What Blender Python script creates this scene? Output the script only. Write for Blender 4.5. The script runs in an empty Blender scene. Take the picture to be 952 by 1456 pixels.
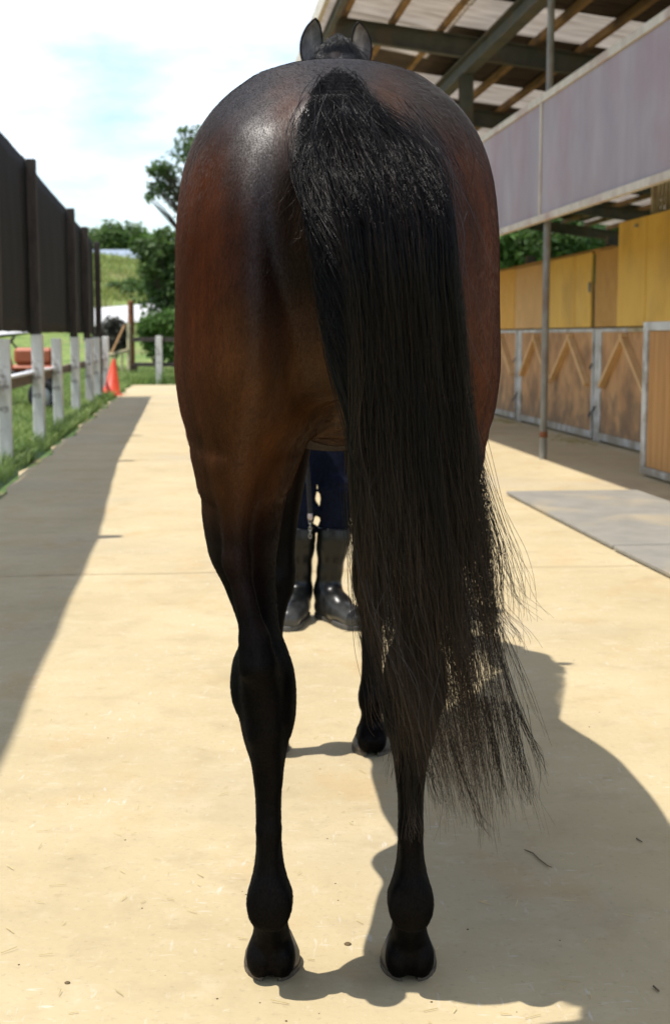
import bpy, bmesh, math, random
import numpy as np
from mathutils import Vector, Matrix, Euler

random.seed(7)
rng = np.random.default_rng(7)
R = math.radians
S = bpy.context.scene
COL = S.collection

# ------------------------------------------------------------------ camera
H = 1.06                       # lens height
PITCH = R(7.06)
F = 2020.0                     # focal length in photo pixels (952 x 1456)
cam = bpy.data.objects.new('camera', bpy.data.cameras.new('camera'))
COL.objects.link(cam)
cam.location = (0, 0, H)
cam.rotation_euler = (R(90) - PITCH, 0, 0)
cam.data.sensor_width = 36
cam.data.sensor_fit = 'AUTO'
cam.data.lens = 36 * F / 1456
cam.data.clip_start = 0.05
cam.data.clip_end = 2000
cam.data.dof.use_dof = True
cam.data.dof.focus_distance = 2.3
cam.data.dof.aperture_fstop = 8.0
S.camera = cam

# ------------------------------------------------------------------ light
SHADOW = Vector((0.35, 0.12))  # where the shadow of a 1 m post ends, seen from its foot
elev = math.atan(1 / SHADOW.length)
sun = bpy.data.objects.new('sun', bpy.data.lights.new('sun', 'SUN'))
COL.objects.link(sun)
sun.rotation_euler = (Vector((SHADOW.x, SHADOW.y, -1))).to_track_quat('-Z', 'Y').to_euler()
sun.data.energy = 3.8
sun.data.angle = R(0.53)
sun.data.color = (1.0, 0.95, 0.87)

world = bpy.data.worlds.new('World')
S.world = world
world.use_nodes = True
wn = world.node_tree
wn.nodes.clear()
out = wn.nodes.new('ShaderNodeOutputWorld')
bg = wn.nodes.new('ShaderNodeBackground')
sky = wn.nodes.new('ShaderNodeTexSky')
sky.sky_type = 'NISHITA'
sky.sun_disc = False
sky.sun_elevation = elev
sky.sun_rotation = math.atan2(-SHADOW.x, -SHADOW.y) % (2 * math.pi)
sky.air_density = 1.0
sky.dust_density = 0.35
tc = wn.nodes.new('ShaderNodeTexCoord')
mp = wn.nodes.new('ShaderNodeMapping')
mp.inputs['Scale'].default_value = (1.0, 1.0, 2.6)
mp.inputs['Location'].default_value = (0.35, 0.1, 0.2)
nz = wn.nodes.new('ShaderNodeTexNoise')
nz.inputs['Scale'].default_value = 2.1
nz.inputs['Detail'].default_value = 7
nz.inputs['Roughness'].default_value = 0.55
rp = wn.nodes.new('ShaderNodeValToRGB')
rp.color_ramp.elements[0].position = 0.46
rp.color_ramp.elements[1].position = 0.72
mx = wn.nodes.new('ShaderNodeMix')
mx.data_type = 'RGBA'
mx.inputs['B'].default_value = (11.0, 11.2, 11.5, 1)
L_ = wn.links.new
L_(tc.outputs['Generated'], mp.inputs['Vector'])
L_(mp.outputs['Vector'], nz.inputs['Vector'])
L_(nz.outputs['Fac'], rp.inputs['Fac'])
L_(rp.outputs['Color'], mx.inputs['Factor'])
L_(sky.outputs['Color'], mx.inputs['A'])
L_(mx.outputs['Result'], bg.inputs['Color'])
bg.inputs['Strength'].default_value = 0.15
L_(bg.outputs['Background'], out.inputs['Surface'])

S.view_settings.view_transform = 'Standard'
S.view_settings.look = 'None'
S.view_settings.gamma = 1
S.view_settings.exposure = 0.44
try:
    S.cycles_curves.shape = 'RIBBONS'
except Exception:
    pass

# ------------------------------------------------------------------ photo geometry helpers
cp, sp_ = math.cos(PITCH), math.sin(PITCH)
TH = math.atan(201 / 2020)     # the lane runs this much to the left of the view
UH = Vector((math.cos(TH), math.sin(TH), 0))
VH = Vector((-math.sin(TH), math.cos(TH), 0))


def ray(px, py):
    x = (px - 476) / F
    y = (728 - py) / F
    return Vector((x, cp + y * sp_, -sp_ + y * cp))


def ground(px, py, z=0.0):
    d = ray(px, py)
    t = (z - H) / d.z
    return Vector((0, 0, H)) + d * t


def at_y(px, py, Y):
    d = ray(px, py)
    return Vector((0, 0, H)) + d * (Y / d.y)


def on_u(px, py, u):
    d = ray(px, py)
    p = Vector((0, 0, H)) + d * (u / d.dot(UH))
    return p.dot(VH), p.z


def lane(u, v, z=0.0):
    p = UH * u + VH * v
    return Vector((p.x, p.y, z))


def to_lane(p):
    return p.dot(UH), p.dot(VH)


# ------------------------------------------------------------------ object helpers
def tag(o, label=None, cat=None, group=None, kind=None):
    if label: o['label'] = label
    if cat: o['category'] = cat
    if group: o['group'] = group
    if kind: o['kind'] = kind
    return o


def thing(name, label, cat, loc=(0, 0, 0), rz=0.0, group=None):
    o = bpy.data.objects.new(name, None)
    o.empty_display_size = 0.1
    COL.objects.link(o)
    o.location = loc
    o.rotation_euler = (0, 0, rz)
    return tag(o, label, cat, group)


def mesh_np(name, V, Fc, mat=None, parent=None, smooth=False):
    """V (n,3), Fc (m,3|4) -> object"""
    me = bpy.data.meshes.new(name)
    V = np.asarray(V, dtype=np.float32)
    Fc = np.asarray(Fc, dtype=np.int32)
    k = Fc.shape[1]
    me.vertices.add(len(V)); me.vertices.foreach_set('co', V.ravel())
    me.loops.add(Fc.size); me.loops.foreach_set('vertex_index', Fc.ravel())
    me.polygons.add(len(Fc))
    me.polygons.foreach_set('loop_start', np.arange(0, Fc.size, k, dtype=np.int32))
    me.polygons.foreach_set('loop_total', np.full(len(Fc), k, dtype=np.int32))
    me.polygons.foreach_set('use_smooth', np.full(len(Fc), smooth, dtype=bool))
    me.update(calc_edges=True)
    if mat: me.materials.append(mat)
    o = bpy.data.objects.new(name, me)
    COL.objects.link(o)
    if parent: o.parent = parent
    return o


class MB:
    def __init__(self):
        self.v = []; self.f = []; self.s = []

    def add(self, vs, fs, smooth=False):
        n = len(self.v)
        self.v += [tuple(p) for p in vs]
        self.f += [tuple(i + n for i in f) for f in fs]
        self.s += [smooth] * len(fs)
        return self

    def box(self, c, s, rot=None):
        x, y, z = s[0] / 2, s[1] / 2, s[2] / 2
        P = [Vector(p) for p in ((-x, -y, -z), (x, -y, -z), (x, y, -z), (-x, y, -z), (-x, -y, z), (x, -y, z), (x, y, z), (-x, y, z))]
        if rot is not None:
            m = Euler(rot).to_matrix() if not isinstance(rot, Matrix) else rot
            P = [m @ p for p in P]
        c = Vector(c)
        return self.add([p + c for p in P], [(0, 3, 2, 1), (4, 5, 6, 7), (0, 1, 5, 4), (1, 2, 6, 5), (2, 3, 7, 6), (3, 0, 4, 7)])

    def span(self, a, b):
        c = [(a[i] + b[i]) / 2 for i in range(3)]
        return self.box(c, [abs(b[i] - a[i]) for i in range(3)])

    def bar(self, a, b, w, h, up=(0, 0, 1)):
        a, b = Vector(a), Vector(b)
        d = b - a
        y = d.normalized()
        x = y.cross(Vector(up)); x.normalize()
        z = x.cross(y)
        m = Matrix((x, y, z)).transposed()
        return self.box((a + b) / 2, (w, d.length, h), m)

    def tube(self, pts, rad, n=10, cap=True, smooth=True):
        pts = [Vector(p) for p in pts]
        if not hasattr(rad, '__len__'): rad = [rad] * len(pts)
        rings = []; up = None
        for i, p in enumerate(pts):
            t = (pts[min(i + 1, len(pts) - 1)] - pts[max(i - 1, 0)]).normalized()
            if up is None:
                up = Vector((0, 0, 1)) if abs(t.z) < 0.9 else Vector((1, 0, 0))
            x = t.cross(up).normalized(); up = x.cross(t).normalized()
            rings.append([p + (x * math.cos(a) + up * math.sin(a)) * rad[i] for a in [2 * math.pi * k / n for k in range(n)]])
        vs = [q for r in rings for q in r]
        fs = []
        for i in range(len(pts) - 1):
            for k in range(n):
                k2 = (k + 1) % n
                fs.append((i * n + k, i * n + k2, (i + 1) * n + k2, (i + 1) * n + k))
        self.add(vs, fs, smooth)
        if cap:
            self.add(rings[0], [tuple(range(n))[::-1]]); self.add(rings[-1], [tuple(range(n))])
        return self

    def lathe(self, prof, n=24, c=(0, 0, 0), smooth=True):
        vs = []; fs = []
        for r, z in prof:
            for k in range(n):
                a = 2 * math.pi * k / n
                vs.append((c[0] + r * math.cos(a), c[1] + r * math.sin(a), c[2] + z))
        for i in range(len(prof) - 1):
            for k in range(n):
                k2 = (k + 1) % n
                fs.append((i * n + k, i * n + k2, (i + 1) * n + k2, (i + 1) * n + k))
        return self.add(vs, fs, smooth)

    def build(self, name, mat=None, parent=None, bevel=0.0):
        me = bpy.data.meshes.new(name)
        me.from_pydata(self.v, [], self.f)
        me.polygons.foreach_set('use_smooth', self.s)
        if mat: me.materials.append(mat)
        me.update()
        o = bpy.data.objects.new(name, me)
        COL.objects.link(o)
        if parent: o.parent = parent
        if bevel:
            b = o.modifiers.new('edge', 'BEVEL'); b.width = bevel; b.segments = 1; b.limit_method = 'ANGLE'
        return o


def dup(o, parent=None, loc=None):
    c = o.copy(); COL.objects.link(c)
    if parent: c.parent = parent
    if loc is not None: c.location = loc
    return c


def dup_tree(o, loc, rz=None, label=None):
    c = o.copy(); COL.objects.link(c); c.location = loc
    if rz is not None: c.rotation_euler.z = rz
    if label: c['label'] = label
    for ch in list(o.children):
        d = ch.copy(); COL.objects.link(d); d.parent = c
        for g in list(ch.children):
            e = g.copy(); COL.objects.link(e); e.parent = d
    return c


# ------------------------------------------------------------------ materials
def nodes(name):
    m = bpy.data.materials.new(name)
    m.use_nodes = True
    nt = m.node_tree
    return m, nt, nt.nodes['Principled BSDF'], nt.nodes['Material Output']


def rgba(c):
    return (c[0], c[1], c[2], 1)


def surf(name, c1, c2=None, scale=8.0, rough=0.7, bump=0.2, stretch=(1, 1, 1), c3=None, scale3=1.5, amt3=0.5,
         metal=0.0, spec=0.4, detail=6.0, dist=0.01, lo=0.35, hi=0.65, lo3=0.5, hi3=0.68, dirt=None):
    m, nt, p, o = nodes(name)
    N = nt.nodes.new; K = nt.links.new
    tc = N('ShaderNodeTexCoord'); mp = N('ShaderNodeMapping')
    mp.inputs['Scale'].default_value = stretch
    K(tc.outputs['Object'], mp.inputs['Vector'])
    n1 = N('ShaderNodeTexNoise'); n1.inputs['Scale'].default_value = scale; n1.inputs['Detail'].default_value = detail
    n1.inputs['Roughness'].default_value = 0.6
    K(mp.outputs['Vector'], n1.inputs['Vector'])
    r1 = N('ShaderNodeValToRGB')
    r1.color_ramp.elements[0].position = lo; r1.color_ramp.elements[1].position = hi
    r1.color_ramp.elements[0].color = rgba(c1); r1.color_ramp.elements[1].color = rgba(c2 or [x * 1.25 for x in c1])
    K(n1.outputs['Fac'], r1.inputs['Fac'])
    col = r1.outputs['Color']
    if c3:
        n3 = N('ShaderNodeTexNoise'); n3.inputs['Scale'].default_value = scale3; n3.inputs['Detail'].default_value = 5
        K(tc.outputs['Object'], n3.inputs['Vector'])
        r3 = N('ShaderNodeValToRGB'); r3.color_ramp.elements[0].position = lo3; r3.color_ramp.elements[1].position = hi3
        K(n3.outputs['Fac'], r3.inputs['Fac'])
        mu = N('ShaderNodeMath'); mu.operation = 'MULTIPLY'; mu.inputs[1].default_value = amt3
        K(r3.outputs['Color'], mu.inputs[0])
        mx = N('ShaderNodeMix'); mx.data_type = 'RGBA'; mx.inputs['B'].default_value = rgba(c3)
        K(mu.outputs[0], mx.inputs['Factor']); K(col, mx.inputs['A'])
        col = mx.outputs['Result']
    if dirt:                        # splashed dirt and kick marks towards the foot
        sx = N('ShaderNodeSeparateXYZ'); K(tc.outputs['Object'], sx.inputs[0])
        n4 = N('ShaderNodeTexNoise'); n4.inputs['Scale'].default_value = 6; n4.inputs['Detail'].default_value = 8; K(tc.outputs['Object'], n4.inputs['Vector'])
        ma = N('ShaderNodeMath'); ma.operation = 'MULTIPLY_ADD'; ma.inputs[1].default_value = -.55; K(sx.outputs['Z'], ma.inputs[0]); K(n4.outputs['Fac'], ma.inputs[2])
        r4 = N('ShaderNodeValToRGB'); r4.color_ramp.elements[0].position = .18; r4.color_ramp.elements[1].position = .50
        K(ma.outputs[0], r4.inputs['Fac'])
        m4 = N('ShaderNodeMath'); m4.operation = 'MULTIPLY'; m4.inputs[1].default_value = .8; K(r4.outputs['Color'], m4.inputs[0])
        mx4 = N('ShaderNodeMix'); mx4.data_type = 'RGBA'; mx4.inputs['B'].default_value = rgba(dirt)
        K(m4.outputs[0], mx4.inputs['Factor']); K(col, mx4.inputs['A']); col = mx4.outputs['Result']
    K(col, p.inputs['Base Color'])
    p.inputs['Roughness'].default_value = rough
    p.inputs['Metallic'].default_value = metal
    p.inputs['Specular IOR Level'].default_value = spec
    if bump:
        b = N('ShaderNodeBump'); b.inputs['Strength'].default_value = bump; b.inputs['Distance'].default_value = dist
        K(n1.outputs['Fac'], b.inputs['Height']); K(b.outputs['Normal'], p.inputs['Normal'])
    return m


def leaf_mat(name, c1, c2):
    m, nt, p, o = nodes(name)
    N = nt.nodes.new; K = nt.links.new
    a = N('ShaderNodeAttribute'); a.attribute_name = 'tint'
    r = N('ShaderNodeValToRGB')
    r.color_ramp.elements[0].color = rgba(c1); r.color_ramp.elements[1].color = rgba(c2)
    K(a.outputs['Fac'], r.inputs['Fac']); K(r.outputs['Color'], p.inputs['Base Color'])
    p.inputs['Roughness'].default_value = 0.55
    t = N('ShaderNodeBsdfTranslucent'); K(r.outputs['Color'], t.inputs['Color'])
    mx = N('ShaderNodeMixShader'); mx.inputs['Fac'].default_value = 0.35
    K(p.outputs['BSDF'], mx.inputs[1]); K(t.outputs['BSDF'], mx.inputs[2]); K(mx.outputs['Shader'], o.inputs['Surface'])
    return m


TH_L = math.atan(201 / 2020)


def concrete_mat():
    m, nt, p, o = nodes('sandy_concrete')
    N = nt.nodes.new; K = nt.links.new
    tc = N('ShaderNodeTexCoord')

    def noise(scale, detail=5, stretch=None, rough=0.6, rot=0):
        n = N('ShaderNodeTexNoise'); n.inputs['Scale'].default_value = scale; n.inputs['Detail'].default_value = detail
        n.inputs['Roughness'].default_value = rough
        if stretch:
            mp = N('ShaderNodeMapping'); mp.inputs['Scale'].default_value = stretch; mp.inputs['Rotation'].default_value = (0, 0, rot)
            K(tc.outputs['Object'], mp.inputs['Vector']); K(mp.outputs['Vector'], n.inputs['Vector'])
        else:
            K(tc.outputs['Object'], n.inputs['Vector'])
        return n.outputs['Fac']

    def ramp(f, a, b, ca=(0, 0, 0), cb=(1, 1, 1)):
        r = N('ShaderNodeValToRGB'); r.color_ramp.elements[0].position = a; r.color_ramp.elements[1].position = b
        r.color_ramp.elements[0].color = rgba(ca); r.color_ramp.elements[1].color = rgba(cb)
        K(f, r.inputs['Fac']); return r.outputs['Color']

    def mix(a, b, f, k=1.0):
        x = N('ShaderNodeMix'); x.data_type = 'RGBA'
        if k != 1.0:
            q = N('ShaderNodeMath'); q.operation = 'MULTIPLY'; q.inputs[1].default_value = k; K(f, q.inputs[0]); f = q.outputs[0]
        K(f, x.inputs['Factor'])
        if isinstance(a, tuple): x.inputs['A'].default_value = rgba(a)
        else: K(a, x.inputs['A'])
        if isinstance(b, tuple): x.inputs['B'].default_value = rgba(b)
        else: K(b, x.inputs['B'])
        return x.outputs['Result']

    base = ramp(noise(1.3, 6), 0.3, 0.7, (0.455, 0.366, 0.212), (0.55, 0.452, 0.276))
    base = mix(base, (0.40, 0.345, 0.27), ramp(noise(0.55, 4), 0.52, 0.72), 0.55)           # greyer worn patches
    base = mix(base, (0.47, 0.30, 0.13), ramp(noise(2.6, 7, (1.35, .8, 1), .6, TH_L), 0.54, 0.74), 0.50)  # rusty sand stains
    base = mix(base, (0.38, 0.30, 0.18), ramp(noise(7, 7), 0.52, 0.72), 0.5)
    base = mix(base, (0.60, 0.51, 0.36), ramp(noise(11, 7), 0.55, 0.75), 0.45)
    base = mix(base, (0.33, 0.26, 0.17), ramp(noise(70, 4), 0.58, 0.72), 0.45)              # grit
    base = mix(base, (0.30, 0.22, 0.12), ramp(noise(16, 5), 0.66, 0.76), 0.45)
    base = mix(base, (0.64, 0.58, 0.46), ramp(noise(38, 5), 0.62, 0.74), 0.40)
    # pale scuffs left by hooves: short streaks in clusters
    sc1 = ramp(noise(62, 3, (1, 0.22, 1), 0.5, 0.9), 0.63, 0.72)
    sc2 = ramp(noise(70, 3, (0.25, 1, 1), 0.5, 0.75), 0.63, 0.72)
    cl = ramp(noise(2.6, 3), 0.44, 0.60)
    f = N('ShaderNodeMath'); f.operation = 'MAXIMUM'; K(sc1, f.inputs[0]); K(sc2, f.inputs[1])
    g = N('ShaderNodeMath'); g.operation = 'MULTIPLY'; K(f.outputs[0], g.inputs[0]); K(cl, g.inputs[1])
    base = mix(base, (0.68, 0.66, 0.62), g.outputs[0], 0.42)
    # a saw-cut joint across the slab every few metres
    sx = N('ShaderNodeSeparateXYZ'); K(tc.outputs['Object'], sx.inputs[0])
    K(base, p.inputs['Base Color'])
    p.inputs['Roughness'].default_value = 0.85
    p.inputs['Specular IOR Level'].default_value = 0.25
    b = N('ShaderNodeBump'); b.inputs['Strength'].default_value = 0.25; b.inputs['Distance'].default_value = 0.004
    K(noise(40, 5), b.inputs['Height'])
    b2 = N('ShaderNodeBump'); b2.inputs['Strength'].default_value = 0.3; b2.inputs['Distance'].default_value = 0.02
    K(noise(5, 4), b2.inputs['Height']); K(b.outputs['Normal'], b2.inputs['Normal'])
    K(b2.outputs['Normal'], p.inputs['Normal'])
    return m


M = {}
M['concrete'] = concrete_mat()
M['earth'] = surf('grassy_earth', (0.045, 0.095, 0.018), (0.10, 0.16, 0.035), 3.0, 0.9, 0.4, c3=(0.24, 0.18, 0.10), scale3=0.9, amt3=0.7)
M['field'] = surf('field_grass', (0.09, 0.15, 0.025), (0.20, 0.25, 0.055), 1.6, 0.9, 0.5, c3=(0.20, 0.17, 0.07), scale3=0.30, amt3=0.8, lo=.38, hi=.62)
M['road'] = surf('pale_road', (0.50, 0.49, 0.47), (0.58, 0.57, 0.55), 3, 0.85, 0.1)
M['mat'] = surf('grey_slab', (0.23, 0.215, 0.185), (0.29, 0.27, 0.23), 5, 0.8, 0.25, c3=(0.46, 0.36, 0.21), scale3=1.8, amt3=0.55)
M['net'] = surf('shade_net', (0.007, 0.0063, 0.0063), (0.012, 0.011, 0.0105), 60, 0.8, 0.3, c3=(0.019, 0.017, 0.016), scale3=1.2, amt3=0.5, spec=0.2)
M['old_wood'] = surf('weathered_dark_wood', (0.035, 0.028, 0.024), (0.085, 0.07, 0.06), 10, 0.85, 0.5, stretch=(3, 3, 0.4))
M['post_wood'] = surf('weathered_post_wood', (0.032, 0.027, 0.024), (0.072, 0.060, 0.052), 10, 0.85, 0.5, stretch=(3, 3, 0.4))
M['white_wood'] = surf('flaking_white_paint', (0.54, 0.52, 0.485), (0.72, 0.70, 0.66), 9, 0.75, 0.35, stretch=(1.5, 1.5, 0.5), c3=(0.13, 0.10, 0.08), scale3=7, amt3=0.9, lo3=0.56, hi3=0.66)
M['brown_rail'] = surf('bare_rail_wood', (0.11, 0.085, 0.06), (0.18, 0.14, 0.10), 9, 0.85, 0.4, stretch=(3, 0.3, 3))
M['pale_rail'] = surf('white_rail_paint', (0.55, 0.56, 0.57), (0.66, 0.66, 0.66), 9, 0.6, 0.2, stretch=(3, 0.3, 3))
M['steel_green'] = surf('olive_painted_steel', (0.050, 0.052, 0.042), (0.085, 0.085, 0.068), 5, 0.6, 0.15, c3=(0.12, 0.075, 0.04), scale3=3.5, amt3=0.7)
M['purlin'] = surf('timber_purlin', (0.22, 0.12, 0.045), (0.36, 0.21, 0.08), 8, 0.8, 0.3, stretch=(3, 0.35, 3), c3=(0.06, 0.04, 0.03), scale3=1.4, amt3=0.8)
M['pole'] = surf('galvanised_pole', (0.20, 0.20, 0.18), (0.32, 0.31, 0.28), 14, 0.55, 0.2, stretch=(1, 1, 0.35), c3=(0.20, 0.09, 0.05), scale3=2.6, amt3=0.6, metal=0.2)
M['rust'] = surf('rusty_steel', (0.16, 0.055, 0.025), (0.30, 0.12, 0.05), 8, 0.85, 0.4)
M['dark_roof'] = surf('brown_roof_sheet', (0.040, 0.028, 0.020), (0.085, 0.058, 0.040), 4, 0.75, 0.2, stretch=(0.6, 2.5, 1), c3=(0.14, 0.10, 0.07), scale3=0.9, amt3=0.5)
M['fascia'] = surf('faded_red_sheet', (0.29, 0.232, 0.240), (0.39, 0.325, 0.33), 2.2, 0.55, 0.08, stretch=(1, .8, 0.35), c3=(0.34, 0.17, 0.18), scale3=1.3, amt3=0.6, lo3=.44, hi3=.70)
M['fascia_trim'] = surf('cream_trim', (0.55, 0.47, 0.36), (0.70, 0.62, 0.50), 6, 0.6, 0.1, c3=(0.36, 0.18, 0.14), scale3=2.0, amt3=0.6)
M['metal_white'] = surf('grey_white_metal', (0.52, 0.54, 0.55), (0.66, 0.68, 0.68), 5, 0.5, 0.08, c3=(0.24, 0.23, 0.21), scale3=6, amt3=0.75, dirt=(.24, .20, .14))
M['ply'] = surf('brown_plywood', (0.46, 0.25, 0.11), (0.62, 0.36, 0.165), 5, 0.75, 0.12, stretch=(1, 1, 0.5), c3=(0.20, 0.11, 0.06), scale3=2.3, amt3=0.75, dirt=(.17, .12, .075))
M['ply_dull'] = surf('dull_plywood', (0.30, 0.20, 0.11), (0.40, 0.28, 0.16), 5, 0.75, 0.12, c3=(0.16, 0.10, 0.06), scale3=2.3, amt3=0.6, dirt=(.17, .12, .075))
M['batten'] = surf('pine_batten', (0.70, 0.45, 0.20), (0.80, 0.55, 0.28), 10, 0.7, 0.15, stretch=(1, 1, 0.4))
M['yellow'] = surf('yellow_painted_board', (0.80, 0.485, 0.075), (0.86, 0.56, 0.11), 4, 0.6, 0.08, stretch=(1, 1, 0.4), c3=(0.50, 0.28, 0.05), scale3=1.7, amt3=0.5)
M['yellow_deep'] = surf('deep_yellow_board', (0.70, 0.36, 0.035), (0.78, 0.43, 0.06), 4, 0.6, 0.08, c3=(0.62, 0.42, 0.14), scale3=1.7, amt3=0.4)
M['tan_ply'] = surf('tan_plywood', (0.66, 0.39, 0.14), (0.76, 0.47, 0.19), 4, 0.65, 0.08, c3=(0.46, 0.25, 0.08), scale3=2.0, amt3=0.5)
M['orange_brown'] = surf('orange_brown_board', (0.50, 0.27, 0.06), (0.58, 0.33, 0.09), 4, 0.65, 0.08)
M['plank_brown'] = surf('varnished_plank', (0.40, 0.19, 0.055), (0.52, 0.27, 0.085), 8, 0.55, 0.12, stretch=(3, 3, 0.25))
M['cone'] = surf('orange_plastic', (0.62, 0.055, 0.02), (0.72, 0.085, 0.03), 5, 0.45, 0.05, c3=(0.45, 0.10, 0.06), scale3=5, amt3=0.4)
M['rubber'] = surf('black_rubber', (0.012, 0.012, 0.013), (0.022, 0.022, 0.022), 10, 0.6, 0.1)
M['gate'] = surf('cream_gate_paint', (0.52, 0.44, 0.26), (0.62, 0.54, 0.34), 9, 0.6, 0.1, c3=(0.26, 0.15, 0.08), scale3=6, amt3=0.6)
M['wall_pale'] = surf('bluish_wall', (0.42, 0.47, 0.54), (0.50, 0.55, 0.61), 2, 0.6, 0.05)
M['wall_roof'] = surf('slate_blue_roof', (0.22, 0.27, 0.34), (0.28, 0.33, 0.40), 2, 0.5, 0.05)
M['bark'] = surf('bark', (0.05, 0.035, 0.025), (0.10, 0.075, 0.055), 12, 0.9, 0.6, stretch=(2, 2, 0.5))
M['tractor_red'] = surf('orange_red_paint', (0.36, 0.085, 0.035), (0.46, 0.13, 0.06), 4, 0.5, 0.05)
M['steel'] = surf('bare_steel', (0.22, 0.215, 0.205), (0.32, 0.31, 0.29), 20, 0.45, 0.1, metal=0.9)
M['straw'] = surf('straw', (0.50, 0.38, 0.17), (0.66, 0.54, 0.28), 30, 0.7, 0)
M['hay'] = surf('hay_wisp', (0.36, 0.27, 0.10), (0.48, 0.38, 0.16), 30, 0.8, 0)
M['twig'] = surf('twig_bark', (0.10, 0.07, 0.045), (0.16, 0.115, 0.075), 30, 0.9, 0.2)
M['dung'] = surf('dry_crumbs', (0.10, 0.07, 0.035), (0.17, 0.12, 0.06), 30, 0.9, 0.3)


def fibreglass():
    m, nt, p, o = nodes('pale_roof_sheet')
    N = nt.nodes.new; K = nt.links.new
    tc = N('ShaderNodeTexCoord'); n = N('ShaderNodeTexNoise'); n.inputs['Scale'].default_value = 3
    mp = N('ShaderNodeMapping'); mp.inputs['Scale'].default_value = (0.5, 3, 1)
    K(tc.outputs['Object'], mp.inputs[0]); K(mp.outputs[0], n.inputs['Vector'])
    r = N('ShaderNodeValToRGB'); r.color_ramp.elements[0].position = 0.35; r.color_ramp.elements[1].position = 0.65
    r.color_ramp.elements[0].color = (0.28, 0.235, 0.19, 1); r.color_ramp.elements[1].color = (0.46, 0.40, 0.335, 1)
    K(n.outputs['Fac'], r.inputs['Fac']); K(r.outputs['Color'], p.inputs['Base Color']); p.inputs['Roughness'].default_value = 0.5
    t = N('ShaderNodeBsdfTranslucent'); K(r.outputs['Color'], t.inputs['Color'])
    mx = N('ShaderNodeMixShader'); mx.inputs['Fac'].default_value = 0.42
    K(p.outputs['BSDF'], mx.inputs[1]); K(t.outputs['BSDF'], mx.inputs[2]); K(mx.outputs['Shader'], o.inputs['Surface'])
    return m


M['pale_roof'] = fibreglass()
M['leaf_dark'] = leaf_mat('dark_leaves', (0.030, 0.068, 0.014), (0.125, 0.21, 0.045))
M['leaf_mid'] = leaf_mat('mid_leaves', (0.030, 0.075, 0.014), (0.11, 0.19, 0.035))
M['leaf_light'] = leaf_mat('light_leaves', (0.05, 0.12, 0.015), (0.15, 0.27, 0.05))
M['blade'] = leaf_mat('grass_blades', (0.11, 0.19, 0.035), (0.34, 0.43, 0.13))

M['hill_blade'] = leaf_mat('hill_grass_blades', (0.13, 0.20, 0.035), (0.38, 0.37, 0.12))

# ------------------------------------------------------------------ the setting
g = MB()
g.add([(-400, -60, -0.03), (400, -60, -0.03), (400, 700, -0.03), (-400, 700, -0.03)], [(0, 1, 2, 3)])
tag(g.build('ground', M['earth']), kind='structure')

PAVE_END = 31.5
nu, nv = 40, 120
us = np.linspace(-1.31, 12.0, nu); vs = np.linspace(-6, PAVE_END, nv)
Vp = []
for j, v in enumerate(vs):
    for i, u in enumerate(us):
        uu = u
        if i == 0: uu += 0.035 * math.sin(v * 2.1) + 0.03 * math.sin(v * 5.3 + 1)
        vv = v + (0.12 * math.sin(u * 1.7) if j == nv - 1 else 0)
        p = lane(uu, vv, 0.0)
        Vp.append((p.x, p.y, 0.0))
Fp = [(j * nu + i, j * nu + i + 1, (j + 1) * nu + i + 1, (j + 1) * nu + i) for j in range(nv - 1) for i in range(nu - 1)]
# a drop along the broken left edge
n0 = len(Vp)
for j in range(nv):
    x, y, z = Vp[j * nu]; Vp.append((x, y, -0.06))
Fp += [(n0 + j, j * nu, (j + 1) * nu, n0 + j + 1) for j in range(nv - 1)]
pave = mesh_np('pavement', Vp, Fp, M['concrete'])
tag(pave, kind='structure')
M['joint'] = surf('sandy_joint', (0.34, 0.265, 0.16), (0.44, 0.35, 0.22), 30, 0.9, 0)
for v in (6.35, 12.3, 18.3):                                  # filled joints between the concrete bays
    q = []
    for k in range(46):
        u = -1.29 + k * .074
        w = .003 + .003 * random.random(); c = v + .006 * math.sin(u * 9 + v) + random.uniform(-.002, .002)
        a, b = lane(u, c - w, .004), lane(u, c + w, .004); q += [tuple(a), tuple(b)]
    mesh_np('joint', q, [(2 * k, 2 * k + 2, 2 * k + 3, 2 * k + 1) for k in range(45)], M['joint'], pave)


def hill_z(x, y):
    t = np.clip((y - 44) / 46.0, 0, 1)
    return -0.05 + 6.2 * (t ** 1.25) * (1 - 0.15 * np.sin(x * 0.08 + 1))


xs = np.linspace(-60, 60, 61); ys = np.linspace(38, 140, 52)
X, Y = np.meshgrid(xs, ys)
Z = hill_z(X, Y) + 0.12 * np.sin(X * 0.9) * np.sin(Y * 0.7) * (Y > 46)
Vh = np.stack([X.ravel(), Y.ravel(), Z.ravel()], 1)
Fh = [(j * 61 + i, j * 61 + i + 1, (j + 1) * 61 + i + 1, (j + 1) * 61 + i) for j in range(51) for i in range(60)]
tag(mesh_np('hill', Vh, Fh, M['field'], smooth=True), kind='structure')

# pale road climbing across the foot of the hill
rp_ = []
for k in range(25):
    x = -26 + k * 1.25
    yc = 61.5 + 1.1 * (x + 10)
    for s in (-1, 1):
        y = yc + s * 3.8
        rp_.append((x, y, float(hill_z(np.float64(x), np.float64(y))) + 0.16))
tag(mesh_np('road', rp_, [(2 * k, 2 * k + 2, 2 * k + 3, 2 * k + 1) for k in range(24)], M['road']), kind='structure')

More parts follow.
